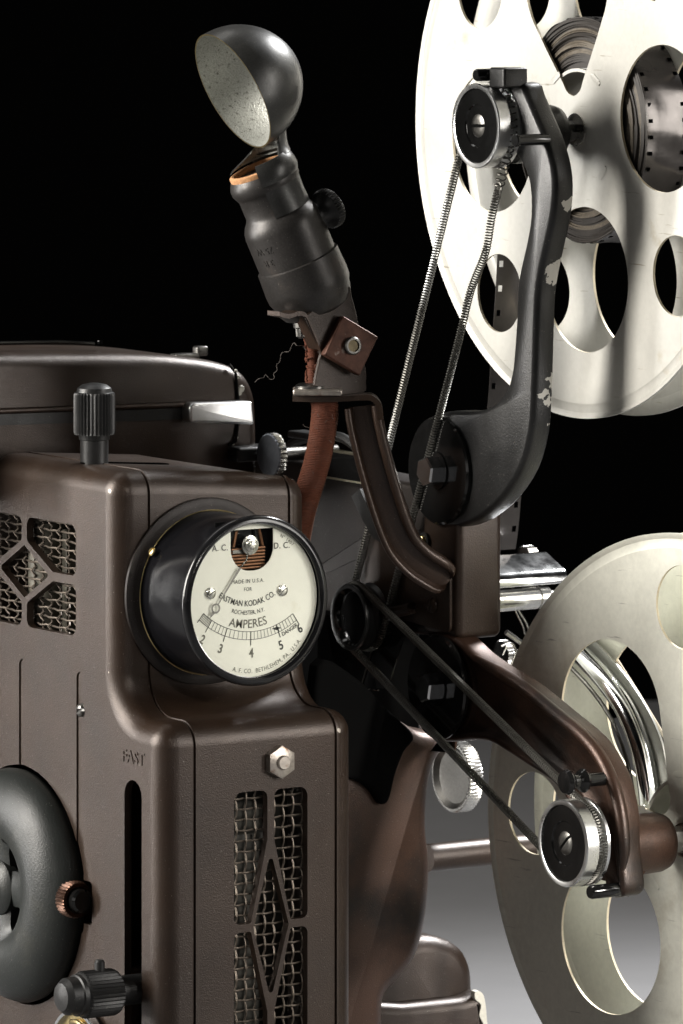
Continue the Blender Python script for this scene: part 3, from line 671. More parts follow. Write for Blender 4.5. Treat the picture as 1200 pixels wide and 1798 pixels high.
# joint discs and reel arms --------------------------------------------------
def slab_arm(pts, X, T, r, rim=0, deep=0, ins=14, dense=4):
    o_ = [tuple(v) for v in cm([Vector(yz(x, y, X)) for x, y in pts], dense)]
    st = []
    if rim: st += [(X+deep, ins+rim+6), (X+deep*.85, ins+rim+2), (X+deep*.35, ins+rim-3), (X+1, ins+3), (X, ins)]
    st += [(X+r*(1-math.cos(PI/2*i/6)), ins*(1-math.sin(PI/2*i/6))) for i in range(1, 7)]
    st += [(X+T-8, 0), (X+T-2, 3), (X+T, 8)]
    return slab(o_, 'X', st)
XA = 308.
up = [(828, 722), (852, 717), (872, 705), (887, 684), (896, 655), (900, 620), (904, 563), (908, 490), (922, 425), (929, 380), (928, 330), (918, 295), (898, 265), (878, 235), (872, 195), (872, 150), (880, 146), (913, 146), (922, 165), (936, 198), (952, 235), (966, 280), (972, 328), (967, 385), (955, 440), (943, 500), (939, 560), (937, 625), (935, 690), (930, 760), (912, 825), (880, 875), (850, 903), (824, 918), (795, 926), (762, 922), (735, 895), (719, 860), (715, 820), (720, 780), (735, 745), (760, 728), (790, 722)]
arm1 = make('upper_reel_arm', slab_arm(up, XA, 46, 14, ins=11, dense=3), 'black_arm', P)
lw = [(772, 1108), (800, 1120), (830, 1148), (870, 1175), (915, 1203), (978, 1254), (1026, 1294), (1054, 1334), (1073, 1377), (1084, 1430), (1086, 1490), (1092, 1540), (1092, 1568), (1078, 1577), (1064, 1572), (1058, 1540), (1042, 1500), (1024, 1462), (1010, 1425), (990, 1392), (955, 1362), (915, 1335), (872, 1308), (830, 1300), (795, 1303), (765, 1300), (735, 1278), (718, 1240), (714, 1200), (722, 1150), (742, 1118)]
arm2 = make('lower_reel_arm', slab_arm(lw, XA, 50, 14, rim=10, deep=17, ins=9, dense=3), 'brown_red', P)
for pts_, r_ in ((((822, 1146), (870, 1176), (915, 1204), (978, 1254), (1026, 1294), (1058, 1335), (1080, 1385), (1092, 1440), (1095, 1500), (1088, 1545)), 12), (((835, 1288), (880, 1303), (930, 1334), (975, 1364), (1003, 1398), (1018, 1436)), 8)):
    pp_ = cm([at(x, y, X=XA+7) for x, y in pts_], 5, False); n_ = len(pp_); b_ = MB()
    tube(pp_, [max(3, r_*min(1, (i+2)/8, (n_-i+1)/8)) for i in range(n_)], 14, b_); make('arm_rib', b_, 'brown_red', arm2)
def joint(px, py, R, arm, rot):
    c = at(px, py, X=XA-1)
    make('joint_disc', lathe([(0, R-1), (6, R-1), (9, R-5), (9, 0)], c, -AX, 90), 'gloss_black', arm)
    b_ = lathe([(7, 34), (12, 34), (12, 20)], c, -AX, 32, mi=1); hexa(c-AX*12, -AX, 27, 26, rot, b_, 0); make('hexagon_bolt', b_, ['chrome', 'gloss_black'], arm)
    make('joint_hub', lathe([(6, R+2), (44, R+2), (60, R-6), (60, 0)], c+AX*2, AX, 60), 'black_satin' if arm is arm1 else 'brown_worn', arm)
joint(775, 826, 98, arm1, .3); joint(772, 1206, 95, arm2, .3)
def pulley(px, py, Xf, arm, Rr=75, rot=PI/2, m='gloss_black', th=48):
    c = at(px, py, X=Xf)
    rim = lathe([(9, 66), (1, 66.5), (0, 69), (0, 74), (2, 75.5), (th*.52, 75.5), (th*.55, 73), (th*.62, 63), (th*.80, 63), (th*.9, 76), (th, 77), (th, 60)], c, AX, 112)
    r_ = make('belt_pulley', rim, 'aluminium', arm)
    make('pulley_face', lathe([(6, 66), (3.5, 64.5), (3.5, 39), (5.5, 37), (9, 35), (10, 30), (12, 26), (12, 0)], c, AX, 90), m, r_)
    make('pulley_screw', screw(c+AX*12, -AX, 23, 9, .12, rot), 'dark_steel', r_)
    make('pulley_shaft', lathe([(th-4, 20), (92, 20)], c, AX, 24), 'black_satin', r_)
    return c
c1 = pulley(835, 221, 262, arm1, rot=0.05)
c2 = pulley(988, 1481, 240, arm2, rot=.75)
def cyl(p, L, r, m, name, par, extra=None, d=-AX):
    return make(name, lathe(extra or [(0, r), (L-2, r), (L, r-2), (L, 0)], p, d, 32), m, par)
# bosses and spindles
b1 = Vector((XA+30, c1.y, c1.z-16)); make('arm_boss', lathe([(0, 54), (84, 50), (97, 46), (104, 38), (106, 14), (106, 0)], b1, AX, 60), 'black_arm', arm1)
b2 = Vector((XA+20, c2.y, c2.z-14)); make('arm_boss', lathe([(0, 58), (60, 54), (112, 52), (124, 48), (130, 40), (131, 14), (131, 0)], b2, AX, 60), 'brown_red', arm2)
make('spindle', lathe([(100, 20), (140, 20), (140, 13), (260, 13), (262, 0)], b1, AX, 8), 'dark_steel', arm1)
make('spindle', lathe([(130, 24), (176, 24), (176, 14), (290, 14), (292, 0)], b2, AX, 8), 'nickel', arm2)
b_ = MB(); rbox(at(893, 136, X=300), (26, 24, 18), 5, mb=b_); make('pin_block', b_, 'black_arm', arm1)
cyl(at(872, 131, X=300), 44, 11, 'gloss_black', 'guide_pin', arm1, [(-10, 11), (42, 11), (45, 9), (45, 0)])
cyl(at(945, 245, X=300), 45, 11, 'gloss_black', 'guide_pin', arm1, [(-20, 10), (44, 10), (45, 12), (48, 12), (50, 10), (50, 0)])
p_ = at(1062, 1367, X=XA)
make('guide_roller', lathe([(-10, 12), (38, 12), (40, 18), (46, 21), (52, 18), (57, 11), (66, 11), (72, 19), (79, 22), (86, 19), (88, 8), (88, 0)], p_, -AX, 36), 'gloss_black', arm2)
cyl(at(1082, 1562, X=XA), 52, 12, 'gloss_black', 'guide_pin', arm2, [(-20, 12), (52, 12), (56, 10), (56, 0)])
# lower arm strut fin under the boss
b_ = MB(); q0 = at(1110, 1490, X=XA+40); pq = [Vector((XA+36, c2.y-30, c2.z-20)), Vector((XA+110, c2.y-10, c2.z-40)), Vector((XA+36, c2.y-40, c2.z-95))]
b_.rings([[p+AY*12 for p in pq], [p-AY*12 for p in pq]]); make('boss_gusset', b_, 'brown_red', arm2)
# drive pulley
dcn = at(612, 1084, X=255)
b_ = lathe([(12, 0.1), (12, 46), (2, 52), (0, 55), (0, 60), (4, 61), (10, 54), (20, 54), (26, 61), (32, 54), (42, 54), (48, 60), (52, 58), (52, 20), (80, 18)], dcn, AX, 90, mi=[1, 1]+[0]*12); make('drive_pulley', b_, ['black_satin', 'gloss_black'], P)

# lamp bracket ------------------------------------------------------
def channel(path, half, fl, th, wdir=None):
    mb = MB(); n = len(path); R = []
    for i in range(n):
        t = (path[min(i+1, n-1)]-path[max(i-1, 0)]).normalized(); view = -Fw
        wv = t.cross(view).normalized()*-1; nv = wv.cross(t).normalized()
        if nv.dot(view) < 0: nv = -nv
        hl, hr = half[i]; f = fl[i]; c = path[i]
        sec = [(-hl, f*.5), (-hl+1, f), (-hl+6, f+1), (-hl+10, f*.55), (-hl+15, 3), (-2, 5), (hr-15, 3), (hr-12, f*.6), (hr-8, f+1), (hr-1, f), (hr+1, f*.6), (hr, -4), (hr-4, -6), (-hl+4, -6), (-hl, -4)]
        R.append([c+wv*a+nv*b for a, b in sec])
    return mb.rings(R)
pth = cm([at(*p) for p in ()], 1) if False else [at(x, y, D=d) for x, y, d in ((637, 712, 12190), (642, 745, 12192), (655, 800, 12200), (672, 860, 12212), (690, 915, 12225), (708, 955, 12238), (735, 985, 12250), (765, 1005, 12258), (788, 1020, 12262))]
path = cm(pth, 4, False); nP = len(path)
half = []; flg = []
for i in range(nP):
    s = i/(nP-1); k_ = math.sqrt(max(0, 1-(max(0, s-.86)/.145)**2)); half.append((16+17*k_, 14+19*k_)); flg.append(10+14*k_)
brk = make('lamp_bracket', channel(path, half, flg, 4), 'brown_worn', P, angle=60)
for sd, rr0 in ((1, 9), (-1, 6)):
    ep = []
    for i in range(nP):
        t = (path[min(i+1, nP-1)]-path[max(i-1, 0)]).normalized(); wv = t.cross(-Fw).normalized()*-1; nv = wv.cross(t).normalized()
        if nv.dot(-Fw) < 0: nv = -nv
        ep.append(path[i]+wv*(sd*(half[i][1 if sd > 0 else 0]-rr0))+nv*(flg[i]-rr0*.7))
    b_ = MB(); tube(ep, [rr0*min(1, (nP-i)/5) for i in range(nP)], 12, b_); make('rolled_edge', b_, 'brown_worn', brk)
# top tab: bent strip
tb = [at(x, y, D=12185) for x, y in ((514, 699), (580, 699), (640, 696), (656, 699), (666, 712), (669, 735))]
b_ = MB(); tbp = cm(tb, 5, False); R = []
for i, p in enumerate(tbp):
    t = (tbp[min(i+1, len(tbp)-1)]-tbp[max(i-1, 0)]).normalized(); n_ = Fw.cross(t).normalized()
    dd = 26*min(1, (.45+i*.12)) ; R.append([p-Fw*dd+n_*5, p+Fw*dd+n_*5, p+Fw*dd-n_*5, p-Fw*dd-n_*5])
b_.rings(R); make('bracket_tab', b_, 'brown_paint', brk)

# pilot lamp assembly -------------------------------------------------
DL = 12185.
lamp = make('pilot_lamp', MB().add([], []), 'socket_black', P) if False else None
a2 = (Rt*-.375+Up*.915-Fw*.13).normalized()
def T2(px, py, dd=0): return at(px, py, D=DL+dd)
sock0 = T2(456, 296)
L0 = [(0, 55), (2, 59), (-0, 59)]
prof = [(-6, 49), (-6, 58), (-12, 61), (-20, 64), (-30, 64), (-38, 60), (-44, 57), (-78, 57), (-84, 60), (-92, 66), (-102, 70.5), (-112, 72), (-178, 72), (-180, 76), (-222, 78), (-236, 77), (-246, 73), (-252, 72), (-262, 69), (-274, 62), (-280, 52), (-281, 0)]
sk = make('lamp_socket', lathe(prof, sock0, a2, 96), 'socket_black', P, angle=28)
b_ = MB(); ring = [(-14, 48), (2, 49), (4, 53), (2, 57), (-8, 57), (-16, 52)]
b_ = lathe(ring, sock0, a2, 90, {1: 1, 2: 1.5, 3: 1}, closed_prof=True); lathe([(-14, 52), (-34, 48), (-34, 0)], sock0, a2, 40, mb=b_)
make('fibre_liner', b_, 'orange_fibre', sk, angle=50)
# embossed marks on the shell, upside down
ua, ub, uc = Rt, a2.cross(Rt).normalized(), a2
def wrap(x, y, z, h0=-150, ph0=0.):
    vw = (-Fw-a2*(-Fw).dot(a2)).normalized(); rt = vw.cross(a2).normalized()*-1
    rt = a2.cross(vw).normalized(); q = ph0+(-x)/72.0
    return sock0+a2*(h0-y)+(vw*math.cos(q)+rt*math.sin(q))*(72.3+z)
b_ = text_mb('75 W', 17, lambda x, y, z: wrap(x, y, z, -132, -.72), depth=.5); text_mb('3 R', 17, lambda x, y, z: wrap(x, y, z, -155, -.72), depth=.5, mb=b_)
make('embossed_mark', b_, 'socket_black', sk)
# switch knob
kd = (Rt*.80-Up*.10+Fw*.58).normalized(); k0 = T2(540, 383)+kd*8
kd = (kd-a2*kd.dot(a2)).normalized()
make('switch_knob', lathe([(-20, 18), (12, 18), (22, 20), (30, 28), (36, 35), (38, 37), (50, 37), (53, 34), (55, 26), (56, 0)], k0, kd, 72, {5: 2.6, 6: 2.6}), 'black_satin', sk)
# half clip of the reflector around the socket neck
vw = (-Fw-a2*(-Fw).dot(a2)).normalized(); rt = a2.cross(vw).normalized()
if rt.dot(Rt) < 0: rt = -rt
def part_lathe(prof, o, d, e1, e2, q0, q1, seg=36):
    mb = MB(); R = []
    for t, r in prof+[prof[0]]: R.append([o+d*t+(e1*math.cos(q0+(q1-q0)*k/seg)+e2*math.sin(q0+(q1-q0)*k/seg))*r for k in range(seg+1)])
    V = MB().rings(R, close=False, cap0=False, cap1=False); n = len(prof); s = seg+1
    V.f.append(tuple(i*s for i in range(n))); V.f.append(tuple(i*s+seg for i in range(n))[::-1]); V.m += [0, 0]; return V
clip = [(16, 58), (8, 64), (-4, 67), (-14, 67.5), (-22, 65), (-28, 62), (-60, 61), (-84, 62), (-84, 59), (-60, 58.4), (-28, 59), (-14, 64), (-4, 64), (8, 61), (16, 55)]
rf = make('reflector', MB(), 'reflector_black', P) if False else None
# bowl
nC = (-.80*Rt-.44*Up-.41*Fw).normalized(); pc = T2(409, 160)
bowl = [(0, 114), (-15, 113.5), (-35, 111), (-60, 103), (-85, 88), (-105, 69), (-120, 46), (-130, 20), (-133, .1)]
sp_ = cm([Vector((a, b)) for a, b in bowl], 4, False)
inner = [(p.x+3 if p.x < -3 else 0, max(p.y-3, .1)) for p in sp_]
V = MB(); aa, bb, dd = frame(nC)
outR = [[pc+nC*p.x+(aa*math.cos(2*PI*k/96)+bb*math.sin(2*PI*k/96))*max(p.y, .1) for k in range(96)] for p in sp_]
inR = [[pc+nC*x+(aa*math.cos(2*PI*k/96)+bb*math.sin(2*PI*k/96))*r for k in range(96)] for x, r in inner]
V.rings([outR[-1]]+outR[::-1][1:], cap0=False, cap1=False, mi=0); V.rings([outR[0], inR[0]], cap0=False, cap1=False, mi=2); V.rings(inR, cap0=False, cap1=False, mi=1)
rf = make('reflector', V, ['reflector_black', 'silver_paint', 'brass'], P)
# neck joining bowl and clip : half tube from lower bowl to socket mouth
nk0 = T2(472, 247, 22); nk1 = sock0+a2*8+rt*4
nv = (nk0-nk1); R = []
def half_ring(c, r1, r2, q0=-2.0, q1=1.75, n=30, d=a2, lift=0.):
    return [c+d*(lift*(.3+math.cos(q0+(q1-q0)*k/n)))+(rt*math.cos(q0+(q1-q0)*k/n)*r1+vw*-math.sin(q0+(q1-q0)*k/n)*r2) for k in range(n+1)]
sec = []
for s, r in ((0, 58), (.12, 57), (.3, 51), (.5, 46), (.75, 43), (1, 42)):
    sec.append((nk1+(nk0-nk1)*s, r))
LF = [0, 0, 1, 4, 9, 15]
outer = [half_ring(c, r, r, -.95, 3.05, lift=l) for (c, r), l in zip(sec, LF)]; innr = [half_ring(c, r-3, r-3, -.95, 3.05, lift=l) for (c, r), l in zip(sec, LF)]
b_ = MB().rings(outer, close=False, cap0=False, cap1=False, mi=0); b_.rings(innr, close=False, cap0=False, cap1=False, mi=1)
for e in (0, -1): b_.rings([[o_[e] for o_ in outer], [i_[e] for i_ in innr]], close=False, cap0=False, cap1=False)
make('reflector_neck', b_, ['reflector_black', 'silver_paint'], rf, fix=False)
b_ = part_lathe(clip, sock0, a2, rt, -vw, -1.66, 1.7)
make('reflector_clip', b_, 'reflector_black', rf)
# yoke plate and square nut
YP = at(600, 600, D=12190).y
yk = [(606, 503), (616, 520), (627, 565), (634, 620), (641, 650), (641, 672), (634, 690), (556, 692), (558, 640), (562, 618), (549, 592), (536, 566), (532, 556), (540, 551)]
o3 = [xz(a, b, YP) for a, b in yk]
yoke = make('socket_yoke', slab([tuple(v) for v in cm([Vector(q) for q in o3], 3)], 'Y', [(YP-4, 1), (YP-3, 0), (YP+3, 0), (YP+4, 1)]), 'brown_paint', P)
b_ = MB(); tt = cm([at(x, y, Y=YP) for x, y in ((488, 551), (505, 555), (522, 550), (534, 553), (541, 566), (560, 610))], 4, False)
b_.rings([[p-AY*6+AZ*4, p+AY*34+AZ*4, p+AY*34-AZ*4, p-AY*6-AZ*4] for p in tt]); make('yoke_flange', b_, 'brown_worn', yoke)
b_ = lathe([(0, 20), (22, 20), (24, 17), (38, 17), (42, 12), (42, 0)], T2(533, 552, 14), (Rt*.1-Up).normalized(), 30, {2: 1.5, 3: 1.5}); make('yoke_screw', b_, 'dark_steel', yoke)
nrm = Vector((-.10, -1, .06)).normalized(); na = (AX*.86+AZ*-.50); na = (na-nrm*na.dot(nrm)).normalized(); nb2 = nrm.cross(na)
nu = at(611, 607, Y=YP-12); b_ = MB(); rbox(nu+nrm*6, (9, 40, 39), 2.5, ax=(nrm, na, nb2), mb=b_); sn = make('square_nut', b_, 'rusty_nut', yoke)
b_ = lathe([(14, 16), (22, 16), (24, 14), (24, 11), (21, 10.5), (21, 0)], nu, nrm, 32, mi=[0, 0, 0, 0, 1]); make('bolt_end', b_, ['dark_steel', 'bolt_olive'], sn)
make('washer', lathe([(0, 35), (4, 35), (4, 20)], nu-nrm*8, nrm, 32), 'dark_steel', sn)
b_ = MB(); rbox(at(558, 687, D=12180), (44, 30, 6), 4, ax=(Rt, Fw, Up), mb=b_); make('yoke_foot', b_, 'rusty_steel', yoke); MATS
make('rivet_head', lathe([(0, 28), (4, 28), (8, 22), (9, 0)], at(546, 681, D=12180), AZ, 32), 'dark_steel', yoke)
# cord ----------------------------------------------------------------
cpth = cm([at(x, y, D=d) for x, y, d in ((547, 588, 12210), (550, 610, 12205), (551, 640, 12200), (552, 680, 12195), (570, 706, 12190), (567, 760, 12190), (556, 815, 12210), (541, 865, 12240), (530, 905, 12270), (520, 960, 12300))], 6, False)
n = len(cpth); rr = []
for i in range(n):
    s = i/(n-1); rr.append(11+13*min(1, max(0, (s-.28)/.12)) if s < .6 else 24)
cord = make('lamp_cord', tube(cpth, rr, 24), 'cord_fabric', P)
b_ = MB(); random.seed(3)
for k in range(46):
    s = random.uniform(0, .30); p = cpth[int(s*n)]; q = random.uniform(0, 2*PI); e = (Rt*math.cos(q)+Fw*math.sin(q))
    tv = (Rt*-math.sin(q)+Fw*math.cos(q)); L = random.uniform(8, 16); sl = random.uniform(-.9, .9); r_ = 12+random.uniform(0, 3)
    pts = [p+(Rt*math.cos(q+u)+Fw*math.sin(q+u))*r_+Up*(u*r_*sl*1.2) for u in (-.9, -.5, 0, .5, .9)]
    tube(cm(pts, 2, False), 1.7, 5, b_)
make('frayed_winding', b_, 'cord_fabric', cord)
b_ = MB(); fr = [(545, 612), (538, 615), (532, 607), (522, 607), (517, 602), (512, 608), (508, 617), (500, 618), (494, 622), (492, 635), (486, 640), (487, 650), (481, 656), (482, 664), (475, 666), (467, 658), (463, 663), (455, 665), (448, 671)]
tube(cm([at(x, y, D=12195+random.uniform(-8, 8)) for x, y in fr], 6, False), .55, 5, b_)
for pts in (((556, 745), (549, 742), (546, 748)), ((553, 760), (545, 752), (536, 749), (533, 745))): tube(cm([at(x, y, D=12185) for x, y in pts], 4, False), .5, 5, b_)
random.seed(5)
for k in range(70):
    i = int(random.uniform(.42, .98)*(n-1)); p = cpth[i]; q = random.uniform(0, 2*PI); e = Rt*math.cos(q)+Fw*math.sin(q); up_ = Up*random.uniform(-5, 5)+Rt*random.uniform(-4, 4)
    tube([p+e*22, p+e*26+up_*.5, p+e*random.uniform(25, 30)+up_*1.4], .35, 4, b_)
make('loose_thread', b_, 'thread', cord)

# ------------------------------------------------------------------ spring belts
def belt_path(ca, ra, cb, rb, X, n=26):
    """closed open-belt path round two circles in the plane x = X, as ordered points"""
    A = Vector((ca.y, ca.z)); B = Vector((cb.y, cb.z)); d = B-A; L = d.length; d.normalize(); nrm = Vector((-d.y, d.x)); s = (ra-rb)/L; c = math.sqrt(1-s*s)
    n1 = d*s+nrm*c; n2 = d*s-nrm*c
    def arcp(Cn, r, f, t, ccw):
        a0 = math.atan2(f.y, f.x); a1 = math.atan2(t.y, t.x)
        if ccw:
            while a1 < a0: a1 += 2*PI
        else:
            while a1 > a0: a1 -= 2*PI
        return [Cn+Vector((math.cos(a0+(a1-a0)*k/n), math.sin(a0+(a1-a0)*k/n)))*r for k in range(n+1)]
    pts = arcp(B, rb, n1, n2, False)+arcp(A, ra, n2, n1, False)
    pts.append(pts[0]); return [Vector((X, p.x, p.y)) for p in pts]
bA = belt_path(dcn, 58, c1, 68, c1.x+33)
bB = belt_path(dcn, 58, c2, 69, c2.x+33)
# upper belt: tight coils, with one stretched loose length by the upper pulley
Xb = c1.x+33
cA = at(0, 0, X=Xb)
def wq(x, y, X=Xb): return at(x, y, X=X)
up_c = Vector((Xb, c1.y, c1.z)); 
def circ(c, r, a0, a1, n=24): return [c+Vector((0, math.cos(a0+(a1-a0)*k/n), math.sin(a0+(a1-a0)*k/n)))*r for k in range(n+1)]
dr = Vector((Xb, dcn.y, dcn.z))
tight = circ(dr, 60, DG(205), DG(340)-2*PI, 30)[::-1] if False else None
# left strand (far side, +y): from drive pulley up to the upper pulley
ang = DG(24.6)
left = [dr+Vector((0, 60*math.cos(PI/2-ang-PI/2), 60*math.sin(0-ang+0)))]
strandL = [p for p in bA]
# split belt_path into pieces for the coil variation
pieces = resample(bA, 3.0); N = len(pieces)
# order: arc over upper pulley (B) first, then strand, arc at drive (A), strand back
def on_loose(p):
    # loose part: front side of the upper pulley and a short way down the front strand
    return p.z > c1.z-110 and (p.y < c1.y+10)
loose_pts = [p for p in pieces if on_loose(p)]; tight_pts = [p for p in pieces if not on_loose(p)]
# rotate so tight_pts is one contiguous run
flags = [on_loose(p) for p in pieces]; k0_ = next(i for i in range(N) if flags[i-1] and not flags[i])
run = pieces[k0_:]+pieces[:k0_]; fl2 = flags[k0_:]+flags[:k0_]
zk = wq(858, 440).z; ym = (c1.y+dcn.y)/2
def kk(p):
    q = p.copy()
    if p.z > dcn.z+120: q.y += (-12*math.exp(-((p.z-zk)/48)**2)+4*math.exp(-((p.z-zk+80)/50)**2)) if (p.y-dcn.y) < (p.z-dcn.z)*(c1.y-dcn.y)/(c1.z-dcn.z) else 0
    return q
tight_pts = [kk(p) for p, f_ in zip(run, fl2) if not f_]; loose_pts = [p for p, f_ in zip(run, fl2) if f_]
if True:
    # the front strand hangs with a slight kink below the hooks
    def kink(p):
        if p.y < (c1.y+dcn.y)/2 or True:
            d0 = p.z-(c1.z-185)
        return p
belt = tag(make('spring_belt', coil(tight_pts, 6.4, 5.3, 1.4, per=9, seg=4), 'spring_steel'), 'long coiled steel spring belt rising to the pulley of the upper reel arm', 'spring belt', 'coiled spring belts')
make('stretched_coil', coil(loose_pts, 8.5, 11, 1.5, per=14, seg=5), 'spring_steel', belt)
b_ = MB(); hp = [p for p in (loose_pts[0], tight_pts[-1], loose_pts[-1], tight_pts[0])]
lowend = min((loose_pts[0], loose_pts[-1]), key=lambda p: p.z)
for dz in (0, 12): tube([lowend+Vector((math.cos(q*PI/8)*3*(dz > 0), math.cos(q*PI/8)*9, math.sin(q*PI/8)*9-dz)) for q in range(16)], 1.7, 5, b_, closed=True)
make('end_hook', b_, 'spring_steel', belt)
b_ = coil(resample(bB, 3.0)+[bB[0]], 6.6, 5.3, 1.45, per=9, seg=4)
tag(make('spring_belt', b_, 'spring_steel'), 'coiled steel spring belt slanting down to the pulley of the lower reel arm', 'spring belt', 'coiled spring belts')

# ------------------------------------------------------------------ reels
def reel(name, label, ctr, R, yaw, rot, m, film=False, thick=105, holes=True):
    root = thing(name, label, 'film reel', ctr, 'film reels on the arms')
    M = Matrix.Rotation(yaw, 3, 'Z')
    def L2W(x, a, b): # x along spindle, (a,b) in disc: a = right (-y), b = up
        ca, sa = math.cos(rot), math.sin(rot); return ctr+M @ Vector((x, -(a*ca-b*sa), a*sa+b*ca))
    for side, x in ((0, 0.), (1, thick)):
        T = 6; seg = 160; fl_ = -1 if side else 1
        def W(t, a, b): return L2W(x+(t if side == 0 else T-t), a, b)
        def circ2(a, b, r, n=64): return [(a+r*math.cos(2*PI*k/n), b+r*math.sin(2*PI*k/n)) for k in range(n)]
        outer = circ2(0, 0, R-26, seg); loops = []
        for k in range(3): q = -PI/2+(k-1)*PI/2; loops.append(circ2(.52*R*math.cos(q), .52*R*math.sin(q), .252*R))
        for k in range(4): q = PI/4+k*PI/2; loops.append(circ2(.76*R*math.cos(q), .76*R*math.sin(q), .138*R))
        h0, rr_ = .52*R, .252*R
        kp = [(rr_*math.cos(DG(-38)+DG(256)*k/40), h0+rr_*math.sin(DG(-38)+DG(256)*k/40)) for k in range(41)]
        th_ = cm([Vector((rr_*math.cos(DG(218)), h0+rr_*math.sin(DG(218)))), Vector((-.145*R, .285*R)), Vector((-.095*R, .215*R)), Vector((-.06*R, .165*R)), Vector((-.04*R, .135*R)), Vector((0, .118*R)), Vector((.04*R, .135*R)), Vector((.06*R, .165*R)), Vector((.095*R, .215*R)), Vector((.145*R, .285*R)), Vector((rr_*math.cos(DG(-38)), h0+rr_*math.sin(DG(-38))))], 4, False)
        loops.append(kp[:-1]+[tuple(p) for p in th_[:-1]])
        allp = [outer]+loops; flatp = [p for l in allp for p in l]
        tris = tessellate_polygon([[Vector((a, b, 0)) for a, b in l] for l in allp])
        mb = MB(); n_ = len(flatp)
        mb.v = [W(0, a, b) for a, b in flatp]+[W(T-1.2, a, b) for a, b in flatp]
        for t3 in tris: mb.f.append(tuple(t3)); mb.f.append(tuple(k+n_ for k in t3)[::-1])
        off = seg
        for l in loops:
            m_ = len(l)
            for k in range(m_): mb.f.append((off+k, off+(k+1) % m_, off+(k+1) % m_+n_, off+k+n_))
            off += m_
        mb.m = [0]*(2*len(tris))+[1]*(len(mb.f)-2*len(tris))
        rp = [(0, R-26), (1.4, R-21), (1.4, R-10), (-1.5, R-4), (-2, R), (T-2, R), (T, R-6), (T, R-21), (T-1.2, R-26)]
        mb.rings([[W(t, r*math.cos(2*PI*k/seg), r*math.sin(2*PI*k/seg)) for k in range(seg)] for t, r in rp], cap0=False, cap1=False)
        make('reel_flange', mb, [m, 'reel_edge'], root, angle=22, fix=True)
        if side == 0:
            mk = MB()
            for q in (50, 118, -48, -125, 182, 228):
                for j in range(1):
                    R2 = .215*R
                    rg_ = []
                    for u in range(9):
                        qq = DG(q-8+2*u); wd = 5.5 if 0 < u < 8 else 3
                        rg_.append([L2W(x-1.6, (R2-wd)*math.cos(qq), (R2-wd)*math.sin(qq)), L2W(x-2.4, R2*math.cos(qq), R2*math.sin(qq)), L2W(x-1.6, (R2+wd)*math.cos(qq), (R2+wd)*math.sin(qq)), L2W(x+.5, R2*math.cos(qq), R2*math.sin(qq))])
                    mk.rings(rg_)
            make('hub_tab', mk, m, root)
    hp = [(3, 104), (3, 110), (thick+3, 110), (thick+3, 104), (3, 104)]
    make('hub', MB().rings([[L2W(t, r*math.cos(2*PI*k/72), r*math.sin(2*PI*k/72)) for k in range(72)] for t, r in hp], cap0=False, cap1=False), m, root)
    make('spindle_bush', MB().rings([[L2W(t, r*math.cos(2*PI*k/32), r*math.sin(2*PI*k/32)) for k in range(32)] for t, r in ((-3, 22), (-3, 30), (thick+6, 30), (thick+6, 22))]), 'nickel', root)
    return root, L2W
XU = 471.; cu_ = at(1012, 228, X=XU)
ru, LU = reel('film_reel', 'large upper reel of cream metal with round holes, partly wound with film', cu_, 515, 0, DG(6.5), 'reel_metal')
XL = 497.; cl_ = at(1201, 1475, X=XL)
rl, LL = reel('film_reel', 'empty lower reel of grey cream metal behind the brown arm', cl_, 537, DG(5.3), DG(45), 'reel_metal_lower')
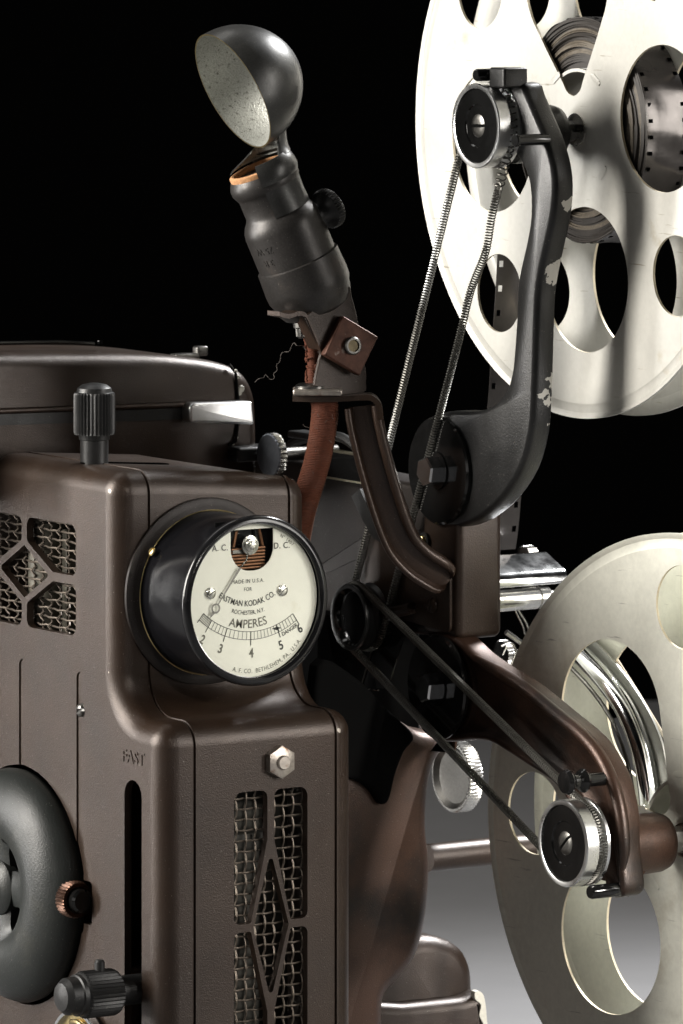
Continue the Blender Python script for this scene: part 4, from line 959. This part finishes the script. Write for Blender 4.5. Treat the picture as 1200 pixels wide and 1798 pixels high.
# wound film
fr_ = thing('film_roll', 'roll of dark film wound on the upper reel', 'film', cu_)
mb = MB(); seg = 120; random.seed(11)
rads = [112, 116]+[116+k*3.6 for k in range(1, 24)]
R = []
for i, r in enumerate(rads):
    x = 14+random.uniform(-2.5, 2.5)
    R.append([LU(x+1.5*math.sin(k*.2+i), r*math.cos(2*PI*k/seg), (r+1.5*math.sin(3*2*PI*k/seg+i*.2))*math.sin(2*PI*k/seg)) for k in range(seg)])
    R.append([LU(x+1.5*math.sin(k*.2+i)+1.0, (r+2.6)*math.cos(2*PI*k/seg), (r+2.6)*math.sin(2*PI*k/seg)) for k in range(seg)])
bands = [1 if 116+3.6*((i//2)-1) > 0 and (i//2) in (7, 8, 10, 11, 12, 17, 18) else 0 for i in range(len(R)-1)]
mb.rings(R, cap0=False, cap1=False, mi=bands); make('film_edges', mb, ['film_side', 'film_band'], fr_, angle=20)
mb = MB(); Ro = rads[-1]+3
def ripple(k, t): return 1.6*math.sin(k*.37)+1.1*math.sin(k*.9+t*3)+.8*math.sin(t*9)
mb.rings([[LU(12+t*88, (Ro+ripple(k, t))*math.cos(2*PI*k/seg), (Ro+ripple(k, t))*math.sin(2*PI*k/seg)) for k in range(seg)] for t in (0, .15, .3, .5, .7, .85, 1)], cap0=False, cap1=False)
make('outer_wrap', mb, 'film', fr_)
mb = MB()
for k in range(44):
    q = 2*PI*k/44
    for t in (.09, .91):
        pts = [LU(12+t*88+u, (Ro+2.2)*math.cos(q+v/Ro), (Ro+2.2)*math.sin(q+v/Ro)) for u, v in ((-3.6, -3.4), (3.6, -3.4), (3.6, 3.4), (-3.6, 3.4))]
        c_ = LU(12+t*88, 0, 0); mb.rings([pts, [p+(c_-p)*.004 for p in pts]])
make('sprocket_holes', mb, 'black_cloth', fr_)
# film strip hanging from the reel to the gate
sp0 = [(875, 415, 10), (873, 470, 0), (869, 540, 0), (862, 640, 0), (858, 700, 0), (850, 780, 0), (843, 870, 0), (838, 930, 0), (832, 975, 0)]
XS = 482.; pq = cm([at(x, y, X=XS) for x, y, _ in sp0], 5, False); mb = MB(); W_ = 92.
pq = resample(pq, 11.3)
for i in range(len(pq)-1):
    a, b = pq[i], pq[i+1]; t = b-a; hole = (i % 4) in (0,)
    xs = [0, 5, 14, W_-14, W_-5, W_]
    for j in range(5):
        if hole and j in (1, 3): continue
        mb.add([a+AX*xs[j], a+AX*xs[j+1], b+AX*xs[j+1], b+AX*xs[j], a+AX*xs[j]+AY*1, a+AX*xs[j+1]+AY*1, b+AX*xs[j+1]+AY*1, b+AX*xs[j]+AY*1], [(0, 1, 2, 3), (7, 6, 5, 4), (0, 4, 5, 1), (3, 2, 6, 7), (1, 5, 6, 2), (0, 3, 7, 4)])
tag(make('film_strip', mb, 'film', fix=False), 'dark perforated film strip hanging down behind the black upper arm', 'film strip')
